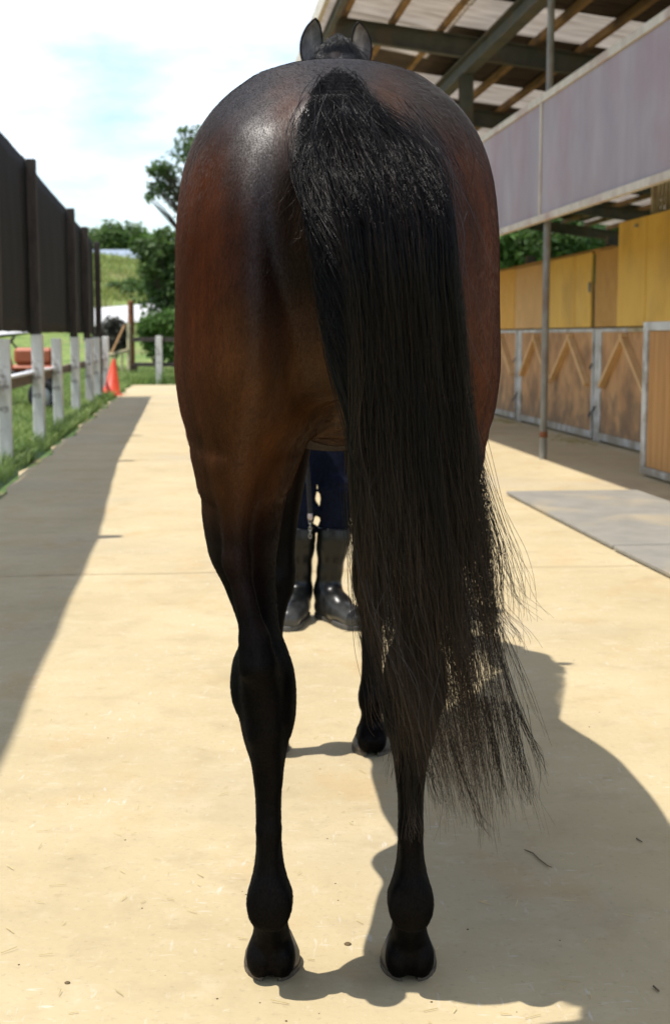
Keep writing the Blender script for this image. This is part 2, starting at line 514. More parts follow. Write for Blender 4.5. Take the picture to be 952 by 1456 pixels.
# two loose grey slabs lying on the lane in front of the stalls
for k, (v0, v1, lab) in enumerate(((6.84, 9.32, 'grey floor mat lying farther up the lane, near the pole'),
                                   (4.30, 6.81, 'grey floor mat lying closer, end on to the other mat and cut by the frame'))):
    c = lane(2.525, (v0 + v1) / 2, 0.0)
    o = MB().box((0, 0, 0.017), (0.9, v1 - v0, 0.022)).build('floor_mat', M['mat'], None, 0.004)
    o.location = c; o.rotation_euler = (0, 0, TH + R(0.5 if k else -0.3))
    tag(o, lab, 'mat', 'grey mats on the lane')

# ------------------------------------------------------------------ left side: white fence and tall screen
UF = -1.60
wf = thing('post_fence', 'low fence of flaking white posts with one rail along the grass verge', 'fence', lane(UF, 0), TH)
wpos = [-2.3, 0.1, 2.5, 4.9, 7.3, 9.8, 12.35, 15.13, 17.3, 19.9, 22.4, 24.4, 26.8]
for i, v in enumerate(wpos):
    hgt = 1.10 + random.uniform(-0.03, 0.04)
    o = MB().box((0, 0, hgt / 2), (0.115, 0.115, hgt)).build('post', M['white_wood'], wf, 0.008)
    o.location = (random.uniform(-.006, .006), v, -0.05)
    o.rotation_euler = (R(random.uniform(-.7, .7)), R(random.uniform(-.5, .5)), random.uniform(-.1, .1))
for i in range(len(wpos) - 1):
    a, b = wpos[i], wpos[i + 1]
    o = MB().box((0, 0, 0), (0.05, b - a - 0.006, 0.10)).build('rail', M['brown_rail'], wf, 0.004)
    o.location = (-0.09, (a + b) / 2, 0.62)
    o.rotation_euler = (R(random.uniform(-.6, .6)), 0, 0)
    if wpos[i] < 16:
        o2 = MB().box((0, 0, 0), (0.10, b - a - 0.012, 0.022)).build('rail_cap', M['pale_rail'], o)
        o2.location = (0, 0, 0.063)

sf = thing('screen_fence', 'tall windbreak of black shade net on dark weathered timber posts', 'fence', lane(UF, 0), TH)
spos = [-2.3, 2.5, 7.3, 12.0, 15.13, 19.9, 22.4, 25.2]
stop = [3.40, 3.40, 3.34, 2.96, 2.91, 2.83, 2.77, 2.72]
for v, t in zip(spos, stop):
    if v < 5: t -= .40
    zb = (1.10 if v == 12.0 else 0.98) if v < 25 else -0.05
    o = MB().box((0, 0, (t - .05 + zb) / 2), (0.10, 0.10, t - .05 - zb)).build('post', M['post_wood'], sf, 0.008)
    o.location = (-0.012, v, 0); o.rotation_euler = (0, R(random.uniform(-.3, .3)), random.uniform(-.06, .06))
for i in range(len(spos) - 1):
    a, b = spos[i], spos[i + 1]
    nn, mm = 22, 14
    Vn = []
    for j in range(mm):
        for k in range(nn):
            s = k / (nn - 1); t = j / (mm - 1)
            v = a + (b - a) * s
            top = stop[i] * (1 - s) + stop[i + 1] * s - 0.05 - 0.018 * math.sin(math.pi * s) - 0.012 * math.sin(s * 23)
            bot = 1.11 + 0.012 * math.sin(s * 17 + i)
            z = bot + (top - bot) * t
            bulge = 0.03 * math.sin(math.pi * s) * math.sin(math.pi * t) + 0.008 * math.sin(s * 31 + t * 5) * math.sin(math.pi * t)
            Vn.append((-0.088 + bulge * .6, v, z))
    Fn = [(j * nn + k, j * nn + k + 1, (j + 1) * nn + k + 1, (j + 1) * nn + k) for j in range(mm - 1) for k in range(nn - 1)]
    n_o = mesh_np('net_panel', Vn, Fn, M['net'], sf, True)
    so = n_o.modifiers.new('thick', 'SOLIDIFY'); so.thickness = 0.004
    r = MB(); pts = []
    for k in range(9):
        s = k / 8
        pts.append((-0.125, a + (b - a) * s, stop[i] * (1 - s) + stop[i + 1] * s - 0.045 - 0.014 * math.sin(math.pi * s) + random.uniform(-.008, .008)))
    r.tube(pts, 0.032, 7).build('top_rail', M['old_wood'], sf)
    r = MB().tube([(-0.115, a, 1.12), (-0.115, b, 1.12)], 0.018, 6).build('bottom_rail', M['old_wood'], sf)

# far end of the lane: cross fence, gate and rusty post
p0 = ground(227, 545); p1 = ground(420, 541)
ff = thing('cross_fence', 'white post and dark rails crossing the far end of the lane behind the horse', 'fence', p0, 0)
for k in range(-1, 5):
    if k == -1: continue
    o = MB().box((0, 0, 0.53), (0.14, 0.12, 1.12)).build('post', M['white_wood'], ff, 0.01)
    o.location = (k * 2.6, 0.0, -0.03)
for zz in (0.98, 0.42):
    o = MB().box((5.6, 0, 0), (12.4, 0.05, 0.09)).build('rail', M['old_wood'], ff, 0.006)
    o.location = (0, 0.09, zz)

pr = ground(188, 538)
rpost = thing('rusty_post', 'tall rust brown gate post at the far left end of the lane', 'post', pr)
hh = at_y(186, 429, pr.y).z
MB().tube([(0, 0, -0.05), (0, 0, 0.3), (0, 0, hh)], [0.085, 0.08, 0.075], 10).build('shaft', M['rust'], rpost)
MB().lathe([(0.0, 0.0), (0.15, 0.0), (0.14, 0.30), (0.085, 0.33)], 14).build('footing', surf('footing_rust', (0.07, 0.035, 0.02), (0.12, 0.06, 0.03), 8), rpost)
MB().lathe([(0.085, hh - .01), (0.085, hh + .015), (0.0, hh + .03)], 10).build('cap', M['rust'], rpost)

gt = thing('metal_gate', 'cream painted tubular gate with a diagonal brace beside the rusty post', 'gate', (0, 0, 0))
Yg = pr.y - 0.15
def GP(px, py, dy=0.0): return at_y(px, py, Yg + dy)
hinge_x = 183.5
o = MB().tube([GP(hinge_x, 541), GP(hinge_x, 460)], 0.05, 8).build('stile', M['gate'], gt)
o = MB().tube([GP(150, 507, -2.2), GP(182, 498)], 0.04, 8).build('rail', M['gate'], gt)
o = MB().tube([GP(152, 545, -2.2), GP(182, 532)], 0.04, 8).build('rail', M['gate'], gt)
o = MB().tube([GP(158, 504, -1.6), GP(177, 463, -.05)], 0.028, 8).build('brace', M['purlin'], gt)
for px, dy in ((173.5, -.6), (163.5, -1.3), (151, -2.2)):
    MB().tube([GP(px, 503 if px > 155 else 507, dy), GP(px, 536 + (183 - px) * .42, dy)], 0.03, 8).build('upright', M['gate'], gt)

# traffic cone
pc = ground(158.5, 562)
cone = thing('traffic_cone', 'dirty orange traffic cone leaning at the end of the screen fence', 'cone', pc)
cone.rotation_euler = (R(2), R(5), 0.3); cone.scale = (.93, .93, .93)
MB().lathe([(0.0, 0.70), (0.028, 0.70), (0.034, 0.69), (0.172, 0.045), (0.185, 0.04)], 24).build('body', M['cone'], cone)
MB().box((0, 0, 0.022), (0.42, 0.42, 0.045)).build('base', M['cone'], cone, 0.012)

# tractor behind the fence
pt = at_y(50, 500, 21.0)
tr = thing('small_tractor', 'orange red garden tractor standing in the grass behind the left fence', 'tractor', (pt.x + 0.1, 21.0, 0), R(4))
tr.scale = (.85, .85, .9)
b = MB(); b.span((-0.5, -0.22, 0.62), (0.28, 0.22, 0.72)); b.span((-0.45, -0.20, 0.722), (0.2, 0.20, 0.99))
b.build('hood', M['tractor_red'], tr, 0.05)
MB().span((-1.3, -0.2, 0.42), (0.3, 0.2, 0.618)).build('chassis', M['rubber'], tr, 0.02)
for s in (-1, 1):
    f_ = MB(); prev = []
    f_.tube([(-0.62, s * 0.40, 0.55), (-0.70, s * 0.40, 0.90), (-0.98, s * 0.40, 1.03), (-1.25, s * 0.40, 0.95), (-1.35, s * 0.40, 0.75)], 0.10, 8).build('mudguard', M['tractor_red'], tr)
for x, r_, w_ in ((-1.0, 0.40, 0.2), (0.05, 0.25, 0.13)):
    for s in (-1, 1):
        w = MB().lathe([(r_ * .55, -w_ / 2), (r_ * .92, -w_ / 2), (r_, -w_ * .3), (r_, w_ * .3), (r_ * .92, w_ / 2), (r_ * .55, w_ / 2), (r_ * .55, -w_ / 2)], 22).build('wheel', M['rubber'], tr)
        w.rotation_euler = (R(90), 0, 0); w.location = (x, s * 0.38, r_ - 0.02)
        rm = MB().lathe([(0, -w_ * .3), (r_ * .56, -w_ * .35), (r_ * .56, w_ * .35), (0, w_ * .3)], 16).build('rim', M['pale_rail'], w)
MB().span((-1.0, -0.2, 0.75), (-0.68, 0.2, 0.83)).span((-1.05, -0.2, 0.83), (-0.98, 0.2, 1.02)).build('seat', M['rubber'], tr, 0.02)
sw = MB(); sw.tube([(-0.40, 0, 0.95), (-0.52, 0, 1.10)], 0.018, 6)
sw.tube([(-0.52 + 0.06 * math.cos(a), 0.15 * math.sin(a), 1.10 + 0.07 * math.cos(a)) for a in np.linspace(0, 2 * math.pi, 17)], 0.014, 6)
sw.build('steering_wheel', M['rubber'], tr)

# pale building at the top of the hill
c0 = at_y(150, 380, 88.0)
bw = thing('greenhouse', 'long pale blue building on top of the grassy hill under trees', 'building', (c0.x - 1, 88.0, c0.z - 0.6))
MB().span((-6, 0, -1.5), (3.4, 3, 0.95)).build('wall', M['wall_pale'], bw)
MB().add([(-6.1, -0.15, 0.95), (3.5, -0.15, 0.95), (3.5, 1.5, 1.75), (-6.1, 1.5, 1.75), (-6.1, 3.15, 0.95), (3.5, 3.15, 0.95)],
         [(0, 1, 2, 3), (3, 2, 5, 4), (1, 5, 2), (0, 3, 4)]).build('roof', M['wall_roof'], bw)
fr = MB().box((0, 0, 0), (0.09, 0.05, 2.3)).build('wall_post', M['pale_rail'], bw)
fr.location = (-5.6, -0.03, -0.3)
for k in range(1, 10):
    dup(fr, bw, (-5.6 + k * 0.98, -0.03, -0.3))

# ------------------------------------------------------------------ right side: canopy roof
KR = 1.135
U0, ZR0, SL = 1.37 * KR, H + 3.04 * KR, -0.125          # outer roof edge, its height, fall of the roof away from the lane
def roof_z(u): return ZR0 + (u - U0) * SL
cr = thing('canopy_roof', 'open steel framed canopy with corrugated sheets and a faded red fascia in front of the stalls', 'canopy', lane(0, 0), TH)
nv_ = 41; w_row = 1.233 * KR
Vs = []
for j in range(2):
    for k in range(nv_):
        v = (k / (nv_ - 1)) * (w_row + 0.05)
        Vs.append((j * 1.85 * KR, v, j * 1.85 * KR * SL + 0.016 * math.sin(2 * math.pi * k / 4.0)))
Fs = [(k, nv_ + k, nv_ + k + 1, k + 1) for k in range(nv_ - 1)]
sheets = {}
for key in ('pale_roof', 'dark_roof'):
    me_o = mesh_np('roof_sheet', Vs, Fs, M[key], cr, True)
    sheets[key] = me_o
first = {'pale_roof': True, 'dark_roof': True}
ANGS = math.atan(SL)
vrow0 = 12.9 * KR - 9 * w_row
for row in range(22):
    v = vrow0 + row * w_row
    for colu in range(5):
        u = U0 - 0.12 + (0.0 if colu == 0 else 1.20 + (colu - 1) * 1.83) * KR
        if colu == 0:
            pale = not (row in (11, 13, 16, 17, 19))
        else:
            pale = (row % 3 == 0)
        if random.random() < 0.05 and row > 13: pale = not pale
        key = 'pale_roof' if pale else 'dark_roof'
        if first[key]:
            o = sheets[key]; first[key] = False
        else:
            o = dup(sheets[key], cr)
        o.location = (u, v, roof_z(u) + 0.125 + (0.006 if colu % 2 else 0.0) + (0.012 if row % 2 else 0))
        o.scale = (1.25 / 1.85, 1, 1.0) if colu == 0 else (1, 1, 1)
V_ROOF0, V_ROOF1 = vrow0, vrow0 + 22 * w_row
# timber purlins
for k in range(19):
    u = (1.49 + k * 0.465) * KR
    for a, bq in ((V_ROOF0, 14.02 * KR), (14.02 * KR, V_ROOF1)):
        o = MB().box((0, 0, 0), (0.055, bq - a - 0.01, 0.09)).build('purlin', M['purlin'], cr)
        o.location = (u, (a + bq) / 2, roof_z(u) + 0.045)
        o.rotation_euler = (0, -ANGS, 0)
# edge trims on the open side
MB().span((U0 - 0.16, V_ROOF0, roof_z(U0) - 0.03), (U0 - 0.11, V_ROOF1, roof_z(U0) + 0.16)).build('edge_board', M['fascia_trim'], cr)
MB().span((U0 - 0.02, V_ROOF0, roof_z(U0) - 0.10), (U0 + 0.04, V_ROOF1, roof_z(U0) + 0.02)).build('edge_angle', M['steel_green'], cr)
# sloping steel beams
beams = [q * KR for q in (2.9, 6.6, 10.3, 14.0, 17.7, 21.4, 25.1, 28.8)]
for v in beams:
    bm_ = MB()
    a = Vector((1.40 * KR, 0, roof_z(1.40 * KR) - 0.12)); e = Vector((11.3, 0, roof_z(11.3) - 0.12))
    dz = Vector((0, 0, 0.108))
    bm_.bar(a + dz, e + dz, 0.11, 0.012); bm_.bar(a - dz, e - dz, 0.11, 0.012)
    bm_.bar(a, e, 0.012, 0.2)
    o = bm_.build('beam', M['steel_green'], cr); o.location = (0, v, 0)
    ug = 3.03
    if beams.index(v) % 2 == 1:
        cl = MB(); zt = roof_z(ug) - 0.40
        cl.box((0, 0, zt / 2), (0.012, 0.124, zt)); cl.box((0, 0.068, zt / 2), (0.14, 0.01, zt)); cl.box((0, -0.068, zt / 2), (0.14, 0.01, zt))
        o = cl.build('column', M['steel_green'], cr); o.location = (ug, v, 0)
    if v > 12.0:
        cl = MB().tube([(0, 0, 0), (0, 0, roof_z(10.8) - .25)], 0.05, 8).build('column', M['steel_green'], cr); cl.location = (10.8, v, 0)
zg = roof_z(3.03) - 0.24
gb = MB(); gb.span((2.965, V_ROOF0 + .3, zg - 0.18), (3.095, V_ROOF1 - .3, zg - 0.168)); gb.span((3.023, V_ROOF0 + .3, zg - .168), (3.037, V_ROOF1 - .3, zg - .008))
gb.span((2.965, V_ROOF0 + .3, zg - 0.008), (3.095, V_ROOF1 - .3, zg + 0.002))
gb.build('girder', M['steel_green'], cr)
# fascia sheets hung on the poles
UFA = 2.94
seams = [12.02 + 3.70 * k for k in range(-2, 5)]
for i in range(len(seams) - 1):
    a, bq = seams[i], seams[i + 1]
    fo = MB().span((UFA, a + 0.004, 2.05), (UFA + 0.012, bq - 0.004, 3.04)).build('fascia_panel', M['fascia'], cr)
    t = MB()
    t.span((UFA - 0.016, a + .004, 2.02), (UFA + 0.03, bq - .004, 2.075)); t.span((UFA - 0.018, a + .004, 3.0), (UFA + 0.032, bq - .004, 3.06))
    t.build('trim', M['fascia_trim'], fo)
    MB().span((UFA - 0.012, a - 0.022, 2.077), (UFA + 0.014, a + 0.026, 2.998)).build('seam_strip', M['fascia_trim'], fo)
    if i == 3: continue          # the steel column stands there
    pl = MB().tube([(0, 0, 0.0), (0, 0, 0.12), (0, 0, 0.16), (0, 0, roof_z(3.0) - 0.0)], [0.034, 0.034, 0.031, 0.031], 12).build('pole', M['pole'], cr)
    pl.location = (UFA + 0.07, a + 0.03, 0)
    MB().lathe([(0.0355, 0.19), (0.0355, 0.24)], 12).build('rust_band', M['rust'], pl)

# ------------------------------------------------------------------ right side: stalls
UW = 4.03
sb = thing('stable_block', 'row of horse stalls with yellow boards above brown plywood half doors', 'stable', lane(0, 0), TH)
ZD = 1.13
def W(px, py, u=UW): return on_u(px, py, u)
vA = W(836, 600)[0]; vA2 = W(857, 600)[0]; vB = W(729, 600)[0]; vB2 = W(743, 600)[0]
bay = ((vB + vB2) - (vA + vA2)) / 2
vc = (vA + vA2) / 2                        # centre of the post pair nearest the middle of the view
posts_v = [vc + bay * k for k in range(-1, 5)]
for i, v in enumerate(posts_v):
    o = MB().box((0, 0, 1.02), (0.10, 0.11, 2.04)).build('post', M['steel_green'], sb, 0.004); o.location = (UW + 0.12, v, 0)
    for s in (-1, 1):
        o = MB().box((0, 0, ZD / 2 + .004), (0.05, 0.12, ZD)).build('jamb', M['metal_white'], sb, 0.005); o.location = (UW + 0.03, v + s * 0.065, 0)
def stall_door(v0, v1, wood):
    """half door between two jambs: plywood leaf, metal frame, zigzag of pine battens"""
    d = MB().span((UW, v0 + 0.035, 0.10), (UW + 0.03, v1 - 0.035, ZD - 0.03)).build('stall_door', wood, sb)
    f_ = MB()
    f_.span((UW - 0.012, v0, 0.03), (UW + 0.04, v1, 0.10)); f_.span((UW - 0.010, v0, ZD - 0.03), (UW + 0.04, v1, ZD + 0.005))
    f_.span((UW - 0.011, v0, 0.101), (UW + 0.04, v0 + 0.035, ZD - .031)); f_.span((UW - 0.011, v1 - 0.035, 0.101), (UW + 0.04, v1, ZD - .031))
    f_.build('frame', M['metal_white'], d)
    w = v1 - v0 - 0.07; a = v0 + 0.035
    zt, zb = ZD - 0.06, 0.58
    xs_ = [a + 0.03 * w, a + 0.25 * w, a + 0.48 * w, a + 0.52 * w, a + 0.75 * w, a + 0.97 * w]
    for q, (i0, i1) in enumerate(((0, 1), (2, 1), (3, 4), (5, 4))):
        x0, x1 = xs_[i0], xs_[i1]
        off = 0.019 if q % 2 == 0 else 0.0185
        o = MB().bar((UW - off, x0, zb + random.uniform(-.03, .02)), (UW - off, x1 + (0.035 if x1 < x0 else -0.035) * (-1), zt), 0.036, 0.085, up=(1, 0, 0))
        # bar() lays width along the cross product; keep the flat side on the door
        o = o.build('batten', M['batten'], d)
    return d
bolt_m = surf('dark_bolt', (.05, .05, .05), (.10, .095, .09), 20, .5, .1, metal=.5)
for v in posts_v[:4]:
    for s_, zz in ((-1, .36), (1, .30), (1, .78)):
        b_ = MB().bar((0, -.045, 0), (0, .045, 0), .012, .012).tube([(-.004, -.02, -.01), (-.022, -.02, -.05), (-.022, .02, -.05), (-.004, .02, -.01)], .006, 6)
        b_.build('bolt', bolt_m, sb).location = (UW - .036, v + s_ * .07, zz)
woods = [M['ply'], M['ply'], M['ply'], M['ply_dull'], M['ply']]
for i in range(len(posts_v) - 1):
    stall_door(posts_v[i] + 0.128, posts_v[i + 1] - 0.128, woods[i])
# upper boards
def panel(pxa, pxb, zt, mat, u=UW, zb=ZD + 0.02, n=1, label=None):
    va, vb = W(pxa, 420, u)[0], W(pxb, 420, u)[0]
    vb, va = min(va, vb), max(va, vb)
    for k in range(n):
        a = vb + (va - vb) * k / n; e = vb + (va - vb) * (k + 1) / n
        o = MB().span((u - 0.012 - 0.004 * (k % 2), a + 0.004, zb), (u + 0.012, e - 0.004, zt)).build('upper_board', mat, sb, 0.003)
z1 = W(841, 359)[1]
panel(778, 841, z1, M['yellow'], n=3)
panel(733, 777, z1 - 0.01, M['tan_ply'])
panel(690, 732.5, z1 + 0.0, M['yellow_deep'])
panel(640, 689.5, z1 - 0.02, M['yellow'], n=2)
panel(600, 639, z1 - 0.02, M['tan_ply'])
panel(846.5, 884, W(865, 354)[1], M['orange_brown'])
UN = UW - 0.09
z2 = W(882, 317, UN)[1]
panel(879, 1075, z2, M['yellow'], u=UN, zb=W(890, 464, UN)[1], n=4)
for pxb_, zz in ((778, 1.5), (841, 1.55)):
    vv = W(pxb_, 420)[0]
    MB().tube([(UW - 0.03, vv, zz - .05), (UW - 0.03, vv, zz + .05)], 0.012, 6).build('hinge', M['steel'], sb)
MB().lathe([(0, 0.0), (0.03, 0.005), (0.028, 0.02), (0, 0.03)], 10).build('knob', M['metal_white'], sb).location = (UN - 0.02, *W(908, 323, UN))
# tie beams on top of the stall fronts
MB().span((UW + 0.02, vA2 - 0.1, 1.885), (UW + 0.07, posts_v[-1], 1.93)).build('head_rail', M['orange_brown'], sb)
# barred vent above the near board
vg0, zg0 = W(924, 300, UW); vg1 = vg0 - 2.6
vgr = MB().span((UW, vg0 - .05, z2 - 0.1), (UW + 0.06, vg0, 2.62)).span((UW, vg1, 2.60), (UW + .058, vg0 - .052, 2.66)).build('vent_frame', M['gate'], sb)
bar0 = MB().box((0, 0, 0), (0.022, 0.022, 0.6)).build('vent_bar', M['gate'], vgr)
bar0.location = (UW + 0.03, vg0 - 0.13, 2.30)
for k in range(1, 24):
    dup(bar0, vgr, (UW + 0.03, vg0 - 0.13 - 0.105 * k, 2.30))
MB().span((UW + .12, vg1, 2.12), (UW + .14, vg0 - .06, 2.7)).build('vent_back', M['dark_roof'], sb)
# the planked door standing forward of the row
pn = ground(908, 676); UD = to_lane(pn)[0] ; vn = to_lane(pn)[1]
nd = MB().span((UD, vn - 2.05, 0.02), (UD + 0.05, vn, 0.075)).span((UD, vn - 2.05, 1.10), (UD + .05, vn, 1.165)).span((UD + .001, vn - 0.10, 0.076), (UD + .05, vn, 1.099)).span((UD + .001, vn - 2.05, 0.076), (UD + .05, vn - 1.98, 1.099)).build('open_door', M['metal_white'], sb, 0.004)
nd['label'] = 'planked brown half door standing forward in a pale metal frame'
for k in range(15):
    a = vn - 0.105 - (k + 1) * 0.1235
    MB().span((UD + 0.014, a + .003, 0.078), (UD + 0.034, a + 0.1235 - .003, 1.097)).build('plank', M['plank_brown'], nd, 0.003)
MB().span((UD + 0.037, vn - 1.97, 0.08), (UD + .044, vn - 0.11, 1.09)).build('door_back', M['dark_roof'], nd)
MB().span((UD + 0.052, vn - 0.05, 0.02), (UW + 0.05, vn - 0.01, 1.12)).build('side_panel', M['ply_dull'], sb)
# rough wooden partitions between the stalls keep the inside dim
for v in posts_v:
    MB().span((UW + 0.2, v - 0.02, 0.02), (7.4, v + 0.02, 1.7)).build('partition', M['ply_dull'], sb)


# ------------------------------------------------------------------ vegetation
def leaves(name, clumps, n, size, mat, parent, seed, flat=0.35):
    r = np.random.default_rng(seed)
    c = np.array(clumps, dtype=float)
    wgt = c[:, 3] ** 2; wgt /= wgt.sum()
    idx = r.choice(len(c), n, p=wgt)
    d = r.normal(size=(n, 3)); d /= np.linalg.norm(d, axis=1)[:, None]
    rad = c[idx, 3] * (r.random(n) ** 0.45)
    rad *= 1 + 0.35 * np.sin(d[:, 0] * 7 + idx) * np.sin(d[:, 2] * 6 + idx * 2) * np.cos(d[:, 1] * 5)
    P = c[idx, :3] + d * rad[:, None] * np.array([1, 1, 0.75])
    # small sub-clumps
    P += r.normal(size=(n, 3)) * size * 0.3
    nrm = d * 0.6 + r.normal(size=(n, 3)) * 0.8 + np.array([0, 0, 0.7]); nrm /= np.linalg.norm(nrm, axis=1)[:, None]
    a = np.cross(nrm, r.normal(size=(n, 3))); a /= np.linalg.norm(a, axis=1)[:, None]
    b = np.cross(nrm, a)
    s = size * (0.6 + 0.8 * r.random(n))[:, None]
    q = np.stack([P - a * s, P - b * s * flat + nrm * s * .1, P + a * s, P + b * s * flat + nrm * s * .1], 1).reshape(-1, 3)
    o = mesh_np(name, q, np.arange(4 * n).reshape(-1, 4), mat, parent)
    t = np.clip(r.random(n) * 0.6 + 0.4 * r.random(len(c))[idx], 0, 1)
    at = o.data.attributes.new('tint', 'FLOAT', 'FACE'); at.data.foreach_set('value', t.astype(np.float32))
    return o


def tree(label, base, height, clumps, n, size, mat, seed, cat='tree', name='broadleaf_tree', trunk=0.16, group=None):
    r = random.Random(seed)
    t = thing(name, label, cat, base, 0, group)
    tb = MB()
    tb.tube([(0, 0, -0.2), (0.05, 0.03, height * .25), (r.uniform(-.1, .1), r.uniform(-.1, .1), height * .55), (r.uniform(-.2, .2), 0, height * .85)],
            [trunk * 1.3, trunk, trunk * .7, trunk * .25], 8).build('trunk', M['bark'], t)
    lb = MB()
    for c in clumps:
        h0 = height * r.uniform(.2, .5)
        mid = ((c[0]) * .5, c[1] * .5, h0 + (c[2] - h0) * .6 + .05)
        lb.tube([(0.02, 0.02, h0), mid, (c[0], c[1], c[2])], [trunk * .45, trunk * .25, trunk * .07], 6)
        for q in range(3):
            e = (c[0] + r.uniform(-1, 1) * c[3] * .8, c[1] + r.uniform(-1, 1) * c[3] * .8, c[2] + r.uniform(-.3, .6) * c[3])
            lb.tube([mid, ((mid[0] + e[0]) / 2, (mid[1] + e[1]) / 2, (mid[2] + e[2]) / 2 + .08), e], [trunk * .2, trunk * .1, trunk * .03], 5)
    lb.build('limbs', M['bark'], t)
    leaves('crown', clumps, n, size, mat, t, seed)
    return t


YT = 38.0
def CL(px, py, r, dy=0.0, Y=YT, base=None):
    p = at_y(px, py, Y + dy)
    return (p.x - base.x, p.y - base.y, p.z - base.z, r)
b0 = at_y(325, 520, YT); b0.z = 0
cl = [CL(238, 248, .45, -.5, base=b0), CL(228, 240, .32, -.8, base=b0), CL(222, 268, .3, -.7, base=b0), CL(214, 243, .17, -.8, base=b0), CL(212, 282, .16, -.8, base=b0), CL(250, 275, .5, -.3, base=b0), CL(272, 215, .6, 0, base=b0), CL(262, 188, .2, 0, base=b0), CL(290, 195, .5, 0.5, base=b0),
      CL(330, 230, 1.2, 0, base=b0), CL(300, 300, 1.0, 0.3, base=b0), CL(400, 260, 1.4, 0.4, base=b0), CL(360, 340, 1.3, 0, base=b0), CL(420, 360, 1.2, 0.5, base=b0)]
tree('tall tree with feathery branches showing beside the left flank of the horse', b0, 6.0, cl, 11500, 0.085, M['leaf_dark'], 3, trunk=.2)
b0 = at_y(262, 520, 36.0); b0.z = 0
C2 = lambda x, y, r, dy=0: CL(x, y, r, dy, Y=36.0, base=b0)
cl = [C2(235, 350, .5), C2(215, 360, .42, -.3), C2(200, 350, .3, -.3), C2(240, 395, .7, .2), C2(212, 385, .3, -.5), C2(250, 430, .9, .2), C2(232, 335, .25), C2(280, 380, 1.1, .5), C2(300, 440, 1.0, .5), C2(225, 408, .35, -.2)]
tree('dense dark tree drooping over the far end of the lane below the feathery tree', b0, 2.9, cl, 15000, 0.085, M['leaf_dark'], 5, trunk=.14)
b0 = at_y(222, 520, 34.2); b0.z = 0
C3 = lambda x, y, r, dy=0: CL(x, y, r, dy, Y=34.2, base=b0)
cl = [C3(215, 462, .36), C3(232, 468, .36, .1), C3(205, 474, .22), C3(246, 458, .42, .2), C3(224, 490, .4, .2), C3(250, 495, .5, .2)]
tree('bright green bush behind the white post at the end of the lane', b0, 0.7, cl, 5000, 0.07, M['leaf_light'], 9, 'bush', 'leafy_bush', .05)
b0 = at_y(163, 520, 37.0); b0.z = 0
C4 = lambda x, y, r, dy=0: CL(x, y, r, dy, Y=37.0, base=b0)
cl = [C4(160, 462, .28), C4(172, 470, .28), C4(165, 485, .35), C4(148, 478, .35)]
tree('small brownish bush behind the cream gate', b0, 0.8, cl, 2600, 0.07, leaf_mat('dry_leaves', (0.03, 0.03, 0.022), (0.10, 0.10, 0.07)), 11, 'bush', 'dry_bush', .05)
hz = [(158, 335, 1.5, 92, 'rounded tree on the hill top above the pale building, left of the bushier one', 'leaf_mid'),
      (185, 338, 1.6, 93, 'bushy dark tree on the hill top right of the rounded tree', 'leaf_dark'),
      (212, 352, 1.5, 91, 'light green tree on the slope just above the drooping dark tree', 'leaf_light'),
      (128, 345, 1.5, 94, 'hill top tree rising just over the end of the black screen', 'leaf_mid'),
      ]
for k, (px, py, r_, Yk, lab, mk) in enumerate(hz):
    b0 = at_y(px, 372, Yk)
    q = lambda x, y, r, dy=0: CL(x, y, r, dy, Y=Yk, base=b0)
    cl = [q(px, py, r_ * .8), q(px - 12, py + 12, r_ * .6), q(px + 13, py + 10, r_ * .65), q(px + 3, py + 20, r_ * .8), q(px - 4, py + 30, r_ * .7), q(px + 16, py + 26, r_ * .6)]
    b0.z -= .6
    tree(lab, b0, 2.5, [(c[0], c[1], c[2] + .6, c[3]) for c in cl], 4200, 0.2, M[mk], 20 + k, group='trees on the hill top')
for k, (px, py, Yk, r_, lab) in enumerate(((186, 408, 72, .8, 'low dark shrub half way up the grassy hill'), (205, 412, 70, .7, 'low shrub on the hill close beside the drooping dark tree'))):
    b0 = at_y(px, py, Yk); b0.z = float(hill_z(np.float64(b0.x), np.float64(Yk)))
    tree(lab, b0, .5, [(0, 0, .4, r_ * .6), (.7, 0, .35, r_ * .5), (-.8, .2, .3, r_ * .5)], 1600, .12, M['leaf_mid'], 80 + k, 'bush', 'hill_bush', .04)
rt = [(700, 350, 48, 'leaf_light', 'light green tree behind the stalls, seen close beside the right flank'), (745, 358, 52, 'leaf_dark', 'dark tree behind the stalls, left of the grey pole'),
      (800, 350, 47, 'leaf_mid', 'full green tree seen over the yellow boards right of the grey pole'), (862, 352, 51, 'leaf_dark', 'dark tree behind the stalls farthest right under the beams'), (648, 345, 50, 'leaf_mid', 'tree behind the stalls hidden by the rump of the horse')]
for k, (px, py, Yk, mk, lab) in enumerate(rt[:4]):
    b0 = at_y(px, 470, Yk); b0.z = 0
    q = lambda x, y, r, dy=0: CL(x, y, r, dy, Y=Yk, base=b0)
    cl = [q(px, 300, 1.3), q(px - 30, 345, 1.1, -.3), q(px + 30, 350, 1.1, .2), q(px - 8, 390, 1.2, -.4), q(px + 22, 410, 1.1), q(px - 30, 420, 1.1), q(px + 10, 330, 1.0, -.8)]
    tree(lab, b0, 4.5, cl, 7500, 0.14, M[mk], 40 + k, group='trees behind the stalls')


